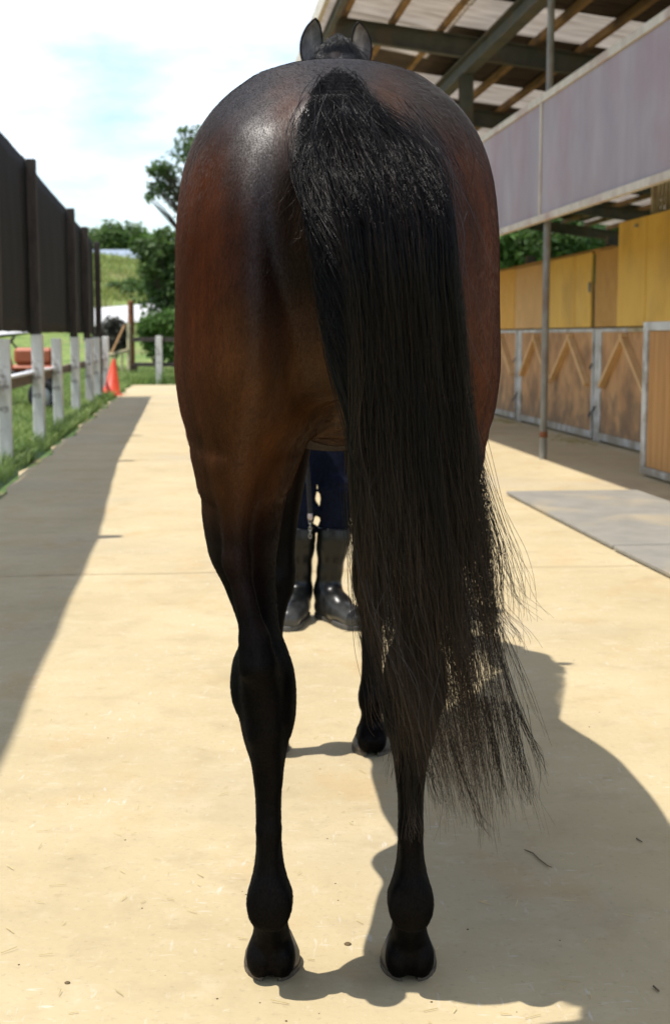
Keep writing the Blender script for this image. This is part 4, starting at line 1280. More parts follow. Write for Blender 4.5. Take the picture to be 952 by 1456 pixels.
def coat_mat():
    m, nt, p, o = nodes('bay_coat')
    N = nt.nodes.new; K = nt.links.new
    a = N('ShaderNodeAttribute'); a.attribute_name = 'coat'
    tc = N('ShaderNodeTexCoord')
    def noise(scale, stretch, detail=2):
        mp = N('ShaderNodeMapping'); mp.inputs['Scale'].default_value = stretch
        K(tc.outputs['Object'], mp.inputs['Vector'])
        n = N('ShaderNodeTexNoise'); n.inputs['Scale'].default_value = scale; n.inputs['Detail'].default_value = detail
        K(mp.outputs['Vector'], n.inputs['Vector']); return n.outputs['Fac']
    f1 = noise(620, (1, 1, 0.22)); f2 = noise(520, (1, 1, .4), 3); f3 = noise(26, (1, 1, .6), 4)
    r = N('ShaderNodeMapRange'); r.inputs['From Min'].default_value = .3; r.inputs['From Max'].default_value = .7
    r.inputs['To Min'].default_value = .84; r.inputs['To Max'].default_value = 1.16
    K(f1, r.inputs['Value'])
    st_ = N('ShaderNodeMapRange'); st_.inputs['From Min'].default_value = .3; st_.inputs['From Max'].default_value = .7
    st_.inputs['To Min'].default_value = .60; st_.inputs['To Max'].default_value = 1.45
    K(noise(22, (1, 1, .10), 5), st_.inputs['Value'])
    ml = N('ShaderNodeMath'); ml.operation = 'MULTIPLY'; K(r.outputs['Result'], ml.inputs[0]); K(st_.outputs['Result'], ml.inputs[1])
    vm = N('ShaderNodeVectorMath'); vm.operation = 'SCALE'; K(a.outputs['Color'], vm.inputs[0]); K(ml.outputs[0], vm.inputs['Scale'])
    K(vm.outputs['Vector'], p.inputs['Base Color'])
    p.inputs['Roughness'].default_value = 0.8
    p.inputs['Specular IOR Level'].default_value = 0.0
    p.inputs['Sheen Weight'].default_value = 0.0
    p.inputs['Sheen Roughness'].default_value = 0.35
    gl = N('ShaderNodeBsdfGlossy'); gl.inputs['Roughness'].default_value = 0.43
    gr = N('ShaderNodeMapRange'); gr.inputs['From Min'].default_value = .35; gr.inputs['From Max'].default_value = .65
    gr.inputs['To Min'].default_value = .55; gr.inputs['To Max'].default_value = 1.4
    K(f2, gr.inputs['Value'])
    gm = N('ShaderNodeMath'); gm.operation = 'MULTIPLY'; K(a.outputs['Alpha'], gm.inputs[0]); K(gr.outputs['Result'], gm.inputs[1])
    ms = N('ShaderNodeMixShader'); 
    lw = N('ShaderNodeLayerWeight'); lw.inputs['Blend'].default_value = .5
    pw = N('ShaderNodeMath'); pw.operation = 'POWER'; pw.inputs[1].default_value = 4.0; K(lw.outputs['Facing'], pw.inputs[0])
    fa = N('ShaderNodeMath'); fa.operation = 'MULTIPLY_ADD'; fa.inputs[1].default_value = .055; K(pw.outputs[0], fa.inputs[0]); K(gm.outputs[0], fa.inputs[2])
    K(fa.outputs[0], ms.inputs['Fac'])
    K(p.outputs['BSDF'], ms.inputs[1]); K(gl.outputs['BSDF'], ms.inputs[2]); K(ms.outputs['Shader'], o.inputs['Surface'])
    b1 = N('ShaderNodeBump'); b1.inputs['Strength'].default_value = .16; b1.inputs['Distance'].default_value = .0008
    b2 = N('ShaderNodeBump'); b2.inputs['Strength'].default_value = .35; b2.inputs['Distance'].default_value = .0007
    b3 = N('ShaderNodeBump'); b3.inputs['Strength'].default_value = .25; b3.inputs['Distance'].default_value = .006
    K(f1, b1.inputs['Height']); K(f2, b2.inputs['Height']); K(f3, b3.inputs['Height'])
    K(b3.outputs['Normal'], b1.inputs['Normal']); K(b1.outputs['Normal'], b2.inputs['Normal']); K(b2.outputs['Normal'], p.inputs['Normal']); K(b2.outputs['Normal'], gl.inputs['Normal'])
    return m


M['coat'] = coat_mat()
body = mesh_np('body', P - hb, Q, M['coat'], horse, True)
set_colour(body, coat_colour(P))

# hooves
M['hoof'] = surf('hoof_horn', (0.022, 0.018, 0.015), (0.070, 0.056, 0.042), 26, 0.5, 0.15, stretch=(1, 1, .25), c3=(0.20, 0.16, 0.11), scale3=22, amt3=.5)
M['shoe'] = surf('worn_shoe_steel', (0.05, 0.042, 0.034), (0.12, 0.10, 0.08), 60, 0.5, 0.3, metal=0.3)


def hoof(x, yh, w, ln, ht=0.058):
    """open backed wall: w half width, ln length from heel to toe"""
    hk = lambda q: max(.42, .80 + .34 * q)
    V = []; n = 22; lv = [(0.006, 1.0, 0.0), (0.02, .985, .004), (0.035, .88, .014), (ht, .72, .030)]
    A = np.linspace(R(-68), R(248), n)
    for z, s, back in lv:
        for a in A:
            cx = w * s * math.cos(a); sy = math.sin(a)
            cy = ln * .52 + (ln * .48) * sy * s if sy > 0 else ln * .52 + ln * .56 * sy
            V.append((cx, cy - back * max(0, sy) * 1.0, z * hk(sy)))
        for a in A:
            sy = math.sin(a); cx = (w - .011) * s * math.cos(a)
            cy = ln * .52 + (ln * .48 - .011) * sy * s if sy > 0 else ln * .52 + ln * .56 * sy
            V.append((cx, cy - back * max(0, sy), z * hk(sy)))
    Fc = []; L2 = 2 * n
    for i in range(len(lv) - 1):
        for k in range(n - 1):
            Fc.append((i * L2 + k, i * L2 + k + 1, (i + 1) * L2 + k + 1, (i + 1) * L2 + k))
            Fc.append((i * L2 + n + k + 1, i * L2 + n + k, (i + 1) * L2 + n + k, (i + 1) * L2 + n + k + 1))
        for k in (0, n - 1):
            q = (i * L2 + k, (i + 1) * L2 + k, (i + 1) * L2 + n + k, i * L2 + n + k)
            Fc.append(q if k == 0 else q[::-1])
    t = (len(lv) - 1) * L2
    for k in range(n - 1):
        Fc.append((k + 1, k, n + k, n + k + 1)); Fc.append((t + k, t + k + 1, t + n + k + 1, t + n + k))
    o = mesh_np('hoof', V, Fc, M['hoof'], horse, True)
    o.location = (x - XC, yh - 2.9, 0.004)
    sm = MB().add([(0, ln * .5, .008)] + [((w - .012) * math.cos(a), (ln * .52 + (ln * .48 - .012) * math.sin(a)) if math.sin(a) > 0 else ln * .52 + ln * .5 * math.sin(a), .007) for a in A], [(0, k + 1, k + 2) for k in range(n - 1)])
    sm.build('sole', M['hoof'], o)
    Vs_ = []
    for z in (-0.004, 0.0055):
        for q in (1.02, .74):
            for a in A:
                sy = math.sin(a)
                cy = ln * .52 + ln * .49 * sy * q if sy > 0 else ln * .52 + ln * .57 * sy
                Vs_.append((w * q * math.cos(a), cy, z))
    Fs_ = []
    for k in range(n - 1):
        Fs_ += [(k, k + 1, 2 * n + k + 1, 2 * n + k), (n + k + 1, n + k, 3 * n + k, 3 * n + k + 1), (2 * n + k, 2 * n + k + 1, 3 * n + k + 1, 3 * n + k), (k + 1, k, n + k, n + k + 1)]
    Fs_ += [(0, 2 * n, 3 * n, n), (n - 1, 2 * n - 1, 4 * n - 1, 3 * n - 1)]
    mesh_np('horseshoe', Vs_, Fs_, M['shoe'], o)
    return o


for side in (-1, 1):
    hx = [r_[1] for r_ in HR[side]][-1]
    hoof(hx, 2.238, .0472, .126)
    hoof(FX[side], 3.505, .050, .128)
# chestnuts on the inside of the hocks
for side in (-1, 1):
    xx = [r_[1] - side * r_[2] * .56 for r_ in HR[side] if abs(r_[0] - .42) < .01][0]
    c = MB().lathe([(0, -.028), (.006, -.018), (.008, 0), (.006, .018), (0, .028)], 10).build('chestnut', surf('chestnut_horn', (.07, .058, .05), (.12, .10, .085), 60, .7, .3), horse)
    c.location = (xx - XC, 2.170 - 2.9, .415); c.rotation_euler = (R(-8), R(side * 4), 0)

# ears: cupped leaves open towards the viewer
M['ear_back'] = surf('ear_coat', (.010, .008, .008), (.020, .016, .015), 40, .5, .2)
M['ear_hair'] = surf('ear_inner_hair', (.12, .108, .106), (.34, .31, .305), 55, .8, .4, stretch=(1, 1, .3), c3=(.10, .05, .04), scale3=16, amt3=.7)
for side in (-1, 1):
    nu_, nv2 = 13, 15
    base = Vector((XC + side * .062, 4.30, 1.80)); hgt = .182 if side < 0 else .172
    Vo = []
    for j in range(nv2):
        t = j / (nv2 - 1)
        wd_ = .0365 * min(1, .55 + t * 1.1) * (max(0, 1 - max(0, (t - .52) / .48) ** 2.0) ** .62) + .0006
        cx = side * (.010 * math.sin(t * 2.6) - .016 * t ** 3); z = t * hgt; cy = -.010 * math.sin(t * 2.2)
        for i in range(nu_):
            a = -1 + 2 * i / (nu_ - 1)
            ang = a * 1.32
            Vo.append((cx + wd_ * math.sin(ang), cy + wd_ * 1.05 * math.cos(ang), z + .010 * abs(a) * (1 - t)))
    Fo = [(j * nu_ + i, j * nu_ + i + 1, (j + 1) * nu_ + i + 1, (j + 1) * nu_ + i) for j in range(nv2 - 1) for i in range(nu_ - 1)]
    e = mesh_np('ear', Vo, Fo, M['ear_back'], horse, True)
    e.location = (base.x - XC, base.y - 2.9, base.z); e.rotation_euler = (R(4), R(side * 2), R(side * (8 if side < 0 else 24)))
    e.data.materials.append(M['ear_back'])
    so = e.modifiers.new('thick', 'SOLIDIFY'); so.thickness = .0022; so.offset = 1
    sb_ = e.modifiers.new('sub', 'SUBSURF'); sb_.levels = 1; sb_.render_levels = 1
    Vi = [(v[0] * .84, v[1] * .92 - .002, v[2] * .93 + .005) for v in Vo]
    ii = mesh_np('ear_lining', Vi, Fo, M['ear_hair'], e, True)
    ii.modifiers.new('sub', 'SUBSURF').render_levels = 1
# eyes
for s_ in (-1, 1):
    bpy_e = MB().lathe([(0, -.017)] + [(.017 * math.sin(a), -.017 * math.cos(a)) for a in np.linspace(.3, 2.84, 7)] + [(0, .017)], 12).build('eye', surf('dark_eye', (.008, .005, .004), (.012, .008, .006), 20, .08, 0, spec=.6), horse)
    bpy_e.location = (s_ * .082, 4.445 - 2.9, 1.745)

# the short coat itself: fine hairs lying down and back along the skin
def coat_fur(n):
    r = np.random.default_rng(77)
    T = np.concatenate([Q[:, [0, 1, 2]], Q[:, [0, 2, 3]]])
    A_, B_, C_ = P[T[:, 0]], P[T[:, 1]], P[T[:, 2]]
    nr = np.cross(B_ - A_, C_ - A_); ar = np.linalg.norm(nr, axis=1); nr /= ar[:, None] + 1e-12
    wgt = ar * np.where(A_[:, 1] < 2.75, 1.0, .22) * (A_[:, 2] > .08)
    k = r.choice(len(T), n, p=wgt / wgt.sum())
    b1, b2 = r.random((2, n)); fl = b1 + b2 > 1; b1[fl] = 1 - b1[fl]; b2[fl] = 1 - b2[fl]
    p = A_[k] + (B_[k] - A_[k]) * b1[:, None] + (C_[k] - A_[k]) * b2[:, None]
    nn = nr[k]
    cen = np.array([XC, 2.6, 1.0]); out = ((p - cen) * nn).sum(1); 
    g_ = np.tile(np.array([0., -.35, -1.]), (n, 1)) + .5 * np.stack([np.sin(p[:, 1] * 9 + p[:, 2] * 5), 0 * p[:, 0], np.cos(p[:, 0] * 11 + p[:, 2] * 4) * .3], 1)
    g_ += r.normal(size=(n, 3)) * .13
    g_ -= (g_ * nn).sum(1)[:, None] * nn; g_ /= np.linalg.norm(g_, axis=1)[:, None] + 1e-9
    L = np.where(p[:, 2] < .75, .006, .010) * r.uniform(.6, 1.3, n)
    st = np.stack([p - nn * .0004, p + g_ * (L * .5)[:, None] + nn * (L * .08)[:, None], p + g_ * L[:, None] + nn * (L * .10)[:, None]], 1)
    return st, p
fur, fp = coat_fur(190000)
m, nt, p_, o_ = nodes('coat_hair')
at_ = nt.nodes.new('ShaderNodeAttribute'); at_.attribute_name = 'coat'
hi_ = nt.nodes.new('ShaderNodeHairInfo'); mr_ = nt.nodes.new('ShaderNodeMapRange'); mr_.inputs['To Min'].default_value = .65; mr_.inputs['To Max'].default_value = 1.45
nt.links.new(hi_.outputs['Random'], mr_.inputs['Value'])
vm_ = nt.nodes.new('ShaderNodeVectorMath'); vm_.operation = 'SCALE'
nt.links.new(at_.outputs['Color'], vm_.inputs[0]); nt.links.new(mr_.outputs['Result'], vm_.inputs['Scale']); nt.links.new(vm_.outputs['Vector'], p_.inputs['Base Color'])
p_.inputs['Specular IOR Level'].default_value = 0; p_.inputs['Roughness'].default_value = .9
gl_ = nt.nodes.new('ShaderNodeBsdfGlossy'); gl_.inputs['Roughness'].default_value = .52
mx_ = nt.nodes.new('ShaderNodeMixShader'); gm_ = nt.nodes.new('ShaderNodeMath'); gm_.operation = 'MULTIPLY_ADD'; gm_.inputs[1].default_value = 1.1; gm_.inputs[2].default_value = .004
nt.links.new(at_.outputs['Alpha'], gm_.inputs[0]); nt.links.new(gm_.outputs[0], mx_.inputs['Fac'])
nt.links.new(p_.outputs['BSDF'], mx_.inputs[1]); nt.links.new(gl_.outputs['BSDF'], mx_.inputs[2]); nt.links.new(mx_.outputs['Shader'], o_.inputs['Surface'])
cu = bpy.data.hair_curves.new('coat_hair'); cu.add_curves([3] * len(fur))
cu.position_data.foreach_set('vector', (fur - hb).astype(np.float32).ravel())
ra = cu.attributes.get('radius') or cu.attributes.new('radius', 'FLOAT', 'POINT')
ra.data.foreach_set('value', np.tile(np.array([.00010, .00009, .00004], np.float32), len(fur)))
ca = cu.attributes.new('coat', 'FLOAT_COLOR', 'CURVE'); ca.data.foreach_set('color', coat_colour(fp).astype(np.float32).ravel())
cu.materials.append(m)
fo_ = bpy.data.objects.new('coat_hair', cu); COL.objects.link(fo_); fo_.parent = body

# rear and side skin of the body as a height map so that the tail lies on it
iy = np.argmax(fh.d < 0, axis=1)
has = (fh.d < 0).any(axis=1)
rear = np.where(has, fh.lo[1] + fh.h * iy, 9.0)            # [ix, iz]
def rear_y(x, z):
    i = np.clip(((x - fh.lo[0]) / fh.h), 0, fh.n[0] - 1.001); k = np.clip((z - fh.lo[2]) / fh.h, 0, fh.n[2] - 1.001)
    return rear[np.round(i).astype(int), np.round(k).astype(int)]


# ------------------------------------------------------------------ hair
def hair_mat(name, root, tip, rough=.30, gloss=.026):
    m, nt, p, o = nodes(name)
    N = nt.nodes.new; K = nt.links.new
    ci = N('ShaderNodeHairInfo'); r = N('ShaderNodeValToRGB')
    r.color_ramp.elements[0].position = .60; r.color_ramp.elements[1].position = 1.0
    r.color_ramp.elements[0].color = rgba(root); r.color_ramp.elements[1].color = rgba(tip)
    K(ci.outputs['Intercept'], r.inputs['Fac'])
    mr = N('ShaderNodeMapRange'); mr.inputs['To Min'].default_value = .25; mr.inputs['To Max'].default_value = 2.1
    K(ci.outputs['Random'], mr.inputs['Value'])
    vm = N('ShaderNodeVectorMath'); vm.operation = 'SCALE'; K(r.outputs['Color'], vm.inputs[0]); K(mr.outputs['Result'], vm.inputs['Scale'])
    p.inputs['Specular IOR Level'].default_value = 0.0
    p.inputs['Roughness'].default_value = 0.9
    K(vm.outputs['Vector'], p.inputs['Base Color'])
    gl = N('ShaderNodeBsdfGlossy'); gl.inputs['Roughness'].default_value = rough
    mx = N('ShaderNodeMixShader'); mx.inputs['Fac'].default_value = gloss
    K(p.outputs['BSDF'], mx.inputs[1]); K(gl.outputs['BSDF'], mx.inputs[2]); K(mx.outputs['Shader'], o.inputs['Surface'])
    return m


M['tail_hair'] = hair_mat('tail_hair', (.0024, .0020, .0021), (.034, .022, .0145))
M['mane_hair'] = hair_mat('mane_hair', (.010, .0095, .010), (.014, .013, .014), gloss=.05)


def hair_obj(name, strands, r_root, r_tip, mat, parent):
    """strands (n, m, 3)"""
    n, m, _ = strands.shape
    cu = bpy.data.hair_curves.new(name)
    cu.add_curves([m] * n)
    cu.position_data.foreach_set('vector', strands.astype(np.float32).ravel())
    ra = cu.attributes.get('radius') or cu.attributes.new('radius', 'FLOAT', 'POINT')
    t = np.linspace(0, 1, m) ** 2
    rr = (r_root[:, None] * (1 - t) + r_tip * t).astype(np.float32)
    ra.data.foreach_set('value', rr.ravel())
    cu.materials.append(mat)
    o = bpy.data.objects.new(name, cu); COL.objects.link(o)
    if parent: o.parent = parent
    return o


# outline of the hanging tail in the rear view: z, left x, right x   (metres at the tail's distance)
YTAIL = 1.985
def tz(py):
    p = at_y(476, py, YTAIL); return p.z
outline = [(105, 462, 520), (150, 446, 590), (200, 436, 624), (250, 441, 640), (300, 452, 648), (350, 462, 650), (400, 470, 651), (450, 477, 652), (500, 483, 653),
           (560, 488, 655), (620, 492, 659), (680, 497, 666), (740, 502, 676), (800, 508, 684), (860, 514, 694), (920, 525, 706), (980, 536, 716), (1040, 548, 726), (1100, 560, 738), (1170, 574, 752)]
oz = np.array([tz(q[0]) for q in outline])[::-1]
oxl = np.array([at_y(q[1], q[0], YTAIL).x for q in outline])[::-1]
oxr = np.array([at_y(q[2], q[0], YTAIL).x for q in outline])[::-1]
dock = np.array([(XC + .002, 2.225, 1.405), (XC + .004, 2.150, 1.395), (XC + .008, 2.090, 1.375), (XC + .014, 2.030, 1.345), (XC + .022, 1.992, 1.28), (XC + .032, 1.965, 1.20), (XC + .040, 1.955, 1.12)])
dock_r = np.array([.014, .024, .028, .026, .022, .017, .011])
tail = MB().tube([Vector(p) - Vector(hb) for p in dock], list(dock_r * .72), 12).build('tail', surf('dock_skin', (.010, .009, .009), (.016, .014, .014), 40, .5, .2), horse)

NS = 12000; NP = 34
r = np.random.default_rng(17)
u_ = r.random(NS) ** .8                                     # place along the dock
uu = u_ * (len(dock) - 1)
ki = np.minimum(uu.astype(int), len(dock) - 2); fr_ = uu - ki
ctr = dock[ki] * (1 - fr_)[:, None] + dock[ki + 1] * fr_[:, None]
rad_ = dock_r[ki] * (1 - fr_) + dock_r[ki + 1] * fr_
ang = r.uniform(-1.9, 1.9, NS)                              # round the top and back of the dock
root = ctr + np.stack([np.sin(ang) * rad_, -np.cos(ang) * rad_ * .6 * np.minimum(1, u_ * 3), np.cos(ang) * rad_ * (1 - .6 * u_)], 1) * .95
top_i = fh.n[2] - 1 - np.argmax((fh.d < 0)[:, :, ::-1], axis=2)
top = np.where((fh.d < 0).any(axis=2), fh.lo[2] + fh.h * top_i, -9.0)
def top_z(x, y):
    i = np.clip(np.round((x - fh.lo[0]) / fh.h).astype(int), 0, fh.n[0] - 1); k = np.clip(np.round((y - fh.lo[1]) / fh.h).astype(int), 0, fh.n[1] - 1)
    return top[i, k]
on = u_ < .42                                               # the upper third grows straight out of the croup
root[on, 0] = ctr[on, 0] + r.normal(0, .014, on.sum()) * (.75 + 2.2 * u_[on])
root[on, 1] = ctr[on, 1] - .022 + r.normal(0, .018, on.sum())
zs_ = top_z(root[:, 0], root[:, 1])
root[on, 2] = np.where(zs_[on] > 1.25, np.maximum(zs_[on] - .004, ctr[on, 2] - .01), root[on, 2])
# clumps: a lateral position s in [-1, 1], a depth and a length
NC = 230
cs_ = np.linspace(-1, 1, NC); cs_ = np.sign(cs_) * np.abs(cs_) ** 1.05 + r.normal(0, .02, NC)
cd_ = r.random(NC)
cl_ = np.where(r.random(NC) < .36, r.uniform(.36, .56, NC), r.uniform(.55, 1.0, NC))    # z of the clump's end
cl_ += .10 * np.clip(-cs_ - .55, 0, 1)
want = np.clip(np.sin(ang) * .62 + r.normal(0, .45, NS), -1, 1)
ci_ = np.array([np.argmin(np.abs(cs_ - w) + .20 * r.random(NC)) for w in want])
s0 = np.clip(want * .6 + cs_[ci_] * .4 + r.normal(0, .10, NS), -1.03, 1.03)      # near the root: spread
s1 = cs_[ci_] + r.normal(0, 1, NS) * r.uniform(.010, .075, NC)[ci_]                    # near the tip: gathered
zend = cl_[ci_] + np.abs(r.normal(0, .10, NS)) - .02
short = r.random(NS) < .38
zend = np.where(short, root[:, 2] - r.uniform(.10, .62, NS), zend)
zend = np.minimum(zend, root[:, 2] - .06)
t = np.linspace(0, 1, NP)
ST = np.zeros((NS, NP, 3))
ph = r.uniform(0, 6.28, (NS, 3)); cph = r.uniform(0, 6.28, (NC, 4))
lift = .045 * r.random(NS) ** 2 + .008
blen = r.uniform(.12, .30, NS); edge = r.normal(0, .0075, NS)
stray = np.where(r.random(NS) < .06, 3.0, 1.0)
for j, tt in enumerate(t):
    z = root[:, 2] + (zend - root[:, 2]) * (tt ** 1.12)
    drop = root[:, 2] - z
    wblend = np.clip(drop / blen, 0, 1); wblend = wblend * wblend * (3 - 2 * wblend)
    xl = np.interp(z, oz, oxl); xr = np.interp(z, oz, oxr)
    gather = np.clip((drop - .15) / .60, 0, 1)
    s = s0 * (1 - gather) + s1 * gather
    xt = (xl + xr) / 2 + .004 + s * np.where(z > 1.12, .80, .80 + .14 * np.clip((1.12 - z) / .2, 0, 1)) * (xr - xl) / 2
    fan = root[:, 0] + np.sin(ang) * np.minimum(drop * .8, .062)
    x = fan * (1 - wblend) + xt * wblend
    # waves: shared by the clump plus a little of each hair's own
    x += gather * (.0055 * np.sin(z * 13 + cph[ci_, 0]) + .0012 * np.sin(z * 31 + cph[ci_, 1])) * (1 + .6 * cph[ci_, 3] / 6.28)
    x += np.minimum(drop, .2) * stray * (.007 * np.sin(z * 17 + ph[:, 0]) + .0010 * np.sin(z * 49 + ph[:, 1]))
    x += gather * edge + np.clip(drop - .1, 0, .3) * .030 * np.sin(z * (9 + ph[:, 2]) + ph[:, 1])
    depth = (cd_[ci_] - .5)
    y = 1.945 - .03 * np.exp(-((z - 1.17) / .16) ** 2) + depth * .085 * (1 - .25 * gather) + .012 * np.sin(z * 13 + cph[ci_, 2]) * gather + .25 * np.clip(.95 - z, 0, 1) * 0.10
    y0 = root[:, 1] - lift * np.clip(drop / .03, 0, 1)
    y = y0 * (1 - wblend) + np.minimum(y, 1.99) * wblend
    y += np.minimum(drop, .15) * (.10 * (np.sin(ph[:, 2]) - .3) + .005 * np.sin(z * 15 + ph[:, 2]))
    sk = rear_y(x, z)
    y = np.where(sk < 5, np.minimum(y, sk - .003 - .022 * cd_[ci_] * wblend - .02 * (ph[:, 2] / 6.28) * wblend), y)
    ST[:, j] = np.stack([x, y, z], 1)
# hairs glide rather than jump over the skin
for _ in range(5):
    ST[:, 1:-1, :2] = (ST[:, :-2, :2] + ST[:, 1:-1, :2] * 2 + ST[:, 2:, :2]) / 4
rr_ = np.where(r.random(NS) < .15, .00042, .00028) * r.uniform(.8, 1.2, NS)
hair_obj('tail_hair', ST - hb, rr_, .00009, M['tail_hair'], tail)

# single wiry hairs that curl over the outside of the tail
n = 170
r = np.random.default_rng(41)
z0 = r.uniform(.62, 1.42, n); ln_ = r.uniform(.10, .34, n); sx = r.uniform(-.95, 1.0, n)
WH = np.zeros((n, 18, 3)); p1, p2 = r.uniform(0, 6.28, (2, n)); am = r.uniform(.002, .012, n); sl_ = r.normal(.08, .16, n)
for j, tt in enumerate(np.linspace(0, 1, 18)):
    z = z0 - ln_ * tt + .012 * np.sin(tt * 9 + p1) * (am > .014)
    xl = np.interp(z, oz, oxl); xr = np.interp(z, oz, oxr)
    x = (xl + xr) / 2 + sx * (xr - xl) / 2 + sl_ * ln_ * (tt - .2) + am * np.sin(tt * (4 + p2) + p1)
    y = 1.918 - .012 * np.sin(tt * 3.1) + .25 * np.clip(.95 - z, 0, 1) * .1
    sk = rear_y(x, z)
    WH[:, j] = np.stack([x, np.where(sk < 5, np.minimum(y + .055 * np.clip((z - 1.2) / .2, 0, 1), sk - .03), y), z], 1)
hair_obj('stray_hair', WH - hb, np.full(n, .00024), .00013, hair_mat('wiry_hair', (.02, .017, .018), (.05, .04, .035), gloss=.06), tail)

# loose locks that stray to the right and a few to the left, traced as real hanging locks
lock_paths = [([(655, 610), (680, 680), (705, 745), (728, 800), (740, 850), (744, 905)], .012, 26), ([(660, 640), (690, 730), (716, 800), (736, 845), (772, 885)], .010, 14),
              ([(665, 700), (700, 790), (705, 860), (738, 905), (742, 925)], .012, 20), ([(680, 760), (700, 860), (740, 960), (778, 1060)], .004, 10),
              ([(690, 860), (720, 960), (745, 1030), (766, 1075), (778, 1112)], .004, 22), ([(640, 1050), (660, 1110), (680, 1160), (692, 1188)], .005, 16),
              ([(600, 1060), (615, 1110), (628, 1150)], .006, 18), ([(575, 1080), (582, 1150), (594, 1205)], .007, 18), ([(600, 1080), (588, 1150), (596, 1200)], .006, 14),
              ([(720, 1000), (738, 1080), (752, 1146)], .008, 40), ([(690, 990), (706, 1080), (716, 1160)], .008, 40), ([(545, 930), (552, 1000), (560, 1060), (556, 1120)], .008, 22),
              ([(512, 850), (520, 930), (532, 1000), (545, 1040)], .008, 24), ([(496, 700), (500, 780), (510, 860), (520, 915)], .006, 22), ([(672, 655), (690, 720), (708, 790), (712, 850), (700, 905)], .010, 14),
              ([(445, 170), (428, 225), (404, 262), (384, 300)], .010, 34), ([(448, 190), (436, 250), (424, 290), (412, 322)], .012, 40), ([(450, 210), (442, 280), (438, 330), (436, 345)], .012, 46), ([(452, 330), (462, 420), (472, 480)], .010, 40),
              ([(600, 170), (640, 240), (652, 310), (656, 370)], .022, 26), ([(570, 130), (618, 190), (644, 250), (650, 300)], .024, 30)]
LS = []
r = np.random.default_rng(23)
for path, sd, n in lock_paths:
    pts = np.array([tuple(at_y(px, py, 1.95 if py > 420 else 1.99)) for px, py in path])
    if path[0][1] < 420:
        pts = np.array([(p[0], min(rear_y(np.array([p[0]]), np.array([p[2]]))[0] - .012, 2.2), p[2]) for p in pts])
    tq = np.linspace(0, len(pts) - 1, 22)
    base = np.stack([smooth_interp(tq, np.arange(len(pts)), pts[:, i]) for i in range(3)], 1)
    for k in range(n):
        o_ = r.normal(size=3) * sd * np.array([1, .5, .3])
        e_ = r.normal(size=3) * sd * np.array([1.2, .6, .6])
        tt = np.linspace(0, 1, 22)[:, None]
        cut = r.uniform(.75, 1.0)
        q = base + o_ * (1 - tt) + e_ * tt + .004 * np.sin(tt * r.uniform(6, 14) + r.uniform(0, 6, 3)) * tt
        q = np.stack([np.interp(np.linspace(0, cut, 22), np.linspace(0, 1, 22), q[:, i]) for i in range(3)], 1)
        LS.append(q)
LS = np.array(LS)
hair_obj('loose_lock', LS - hb, np.full(len(LS), .00030), .00013, M['tail_hair'], tail)

# mane falling over the right of the crest, forelock tuft standing between the ears
r = np.random.default_rng(31)
n = 1500; crest = np.array([(XC - .012, 3.60, 1.515), (XC, 3.75, 1.605), (XC, 3.90, 1.70), (XC, 4.05, 1.79), (XC, 4.20, 1.865), (XC, 4.28, 1.885)])
uu = r.random(n) * 4.999; k_ = uu.astype(int); f_ = (uu - k_)[:, None]
rt_ = crest[k_] * (1 - f_) + crest[k_ + 1] * f_
side_ = np.where(r.random(n) < .85, 1, -1)
MN = np.zeros((n, 12, 3))
ln_ = r.uniform(.10, .17, n)
for j, tt in enumerate(np.linspace(0, 1, 12)):
    MN[:, j, 0] = rt_[:, 0] + side_ * (.012 + .10 * np.sin(tt * 1.5) * (ln_ / .15)) * min(1, tt * 4)
    MN[:, j, 1] = rt_[:, 1] + .02 * tt * r.normal(size=n) * .3
    MN[:, j, 2] = rt_[:, 2] + .018 * math.sin(min(tt * 5, math.pi)) - ln_ * tt ** 1.6
mane = MB().tube([Vector(p) - Vector(hb) - Vector((0, 0, .012)) for p in crest], [.012, .016, .016, .016, .018, .012], 8).build('mane', M['ear_back'], horse)
hair_obj('mane_hair', MN - hb, np.full(n, .0005), .0002, M['mane_hair'], mane)
n = 1600
FT = np.zeros((n, 10, 3))
a = r.normal(0, .5, n); b_ = r.uniform(0, 1, n); a2 = r.normal(0, .6, n)
for j, tt in enumerate(np.linspace(0, 1, 10)):
    FT[:, j, 0] = XC + .006 + .014 * a2 + (.052 * a + .010 * a2) * math.sin(tt * 1.6) + .004 * np.sin(tt * 6 + b_ * 30)
    FT[:, j, 1] = 4.20 + b_ * .13 - .030 * tt
    FT[:, j, 2] = 1.888 + .046 * b_ * (1 - .5 * np.abs(a)) + (.012 + .016 * np.exp(-(a2 / .5) ** 2)) * math.sin(min(1, tt * 2.0) * 1.57) - (.070 + .02 * np.abs(a)) * tt ** 1.6 + .005 * np.sin(b_ * 50)
hair_obj('forelock', FT - hb, np.full(n, .0006), .00025, M['mane_hair'], horse)

# ------------------------------------------------------------------ the person holding the horse
pers = thing('person', 'person in dark navy trousers and black rubber boots standing in front of the horse', 'person', (-.07, 5.27, 0))
pb = np.array([-.07, 5.27, 0])
M['skin'] = surf('skin', (.34, .20, .13), (.42, .26, .18), 30, .5, .1)
M['navy'] = surf('navy_cloth', (.0026, .0036, .010), (.0045, .0070, .019), 60, .9, .35, c3=(.008, .013, .032), scale3=5, amt3=.5, spec=.1)
M['shirt'] = surf('grey_shirt', (.09, .10, .12), (.14, .15, .17), 50, .85, .3)
M['boot'] = surf('rubber_boot', (.014, .015, .015), (.024, .025, .025), 30, .38, .08, c3=(.15, .15, .145), scale3=7, amt3=.8, spec=.5, lo3=.42, hi3=.62)
M['boot_sole'] = surf('boot_sole', (.05, .05, .048), (.10, .095, .085), 30, .7, .2)
M['hair_dark'] = surf('dark_hair', (.010, .008, .007), (.02, .016, .013), 60, .5, .4, stretch=(3, 3, .5))
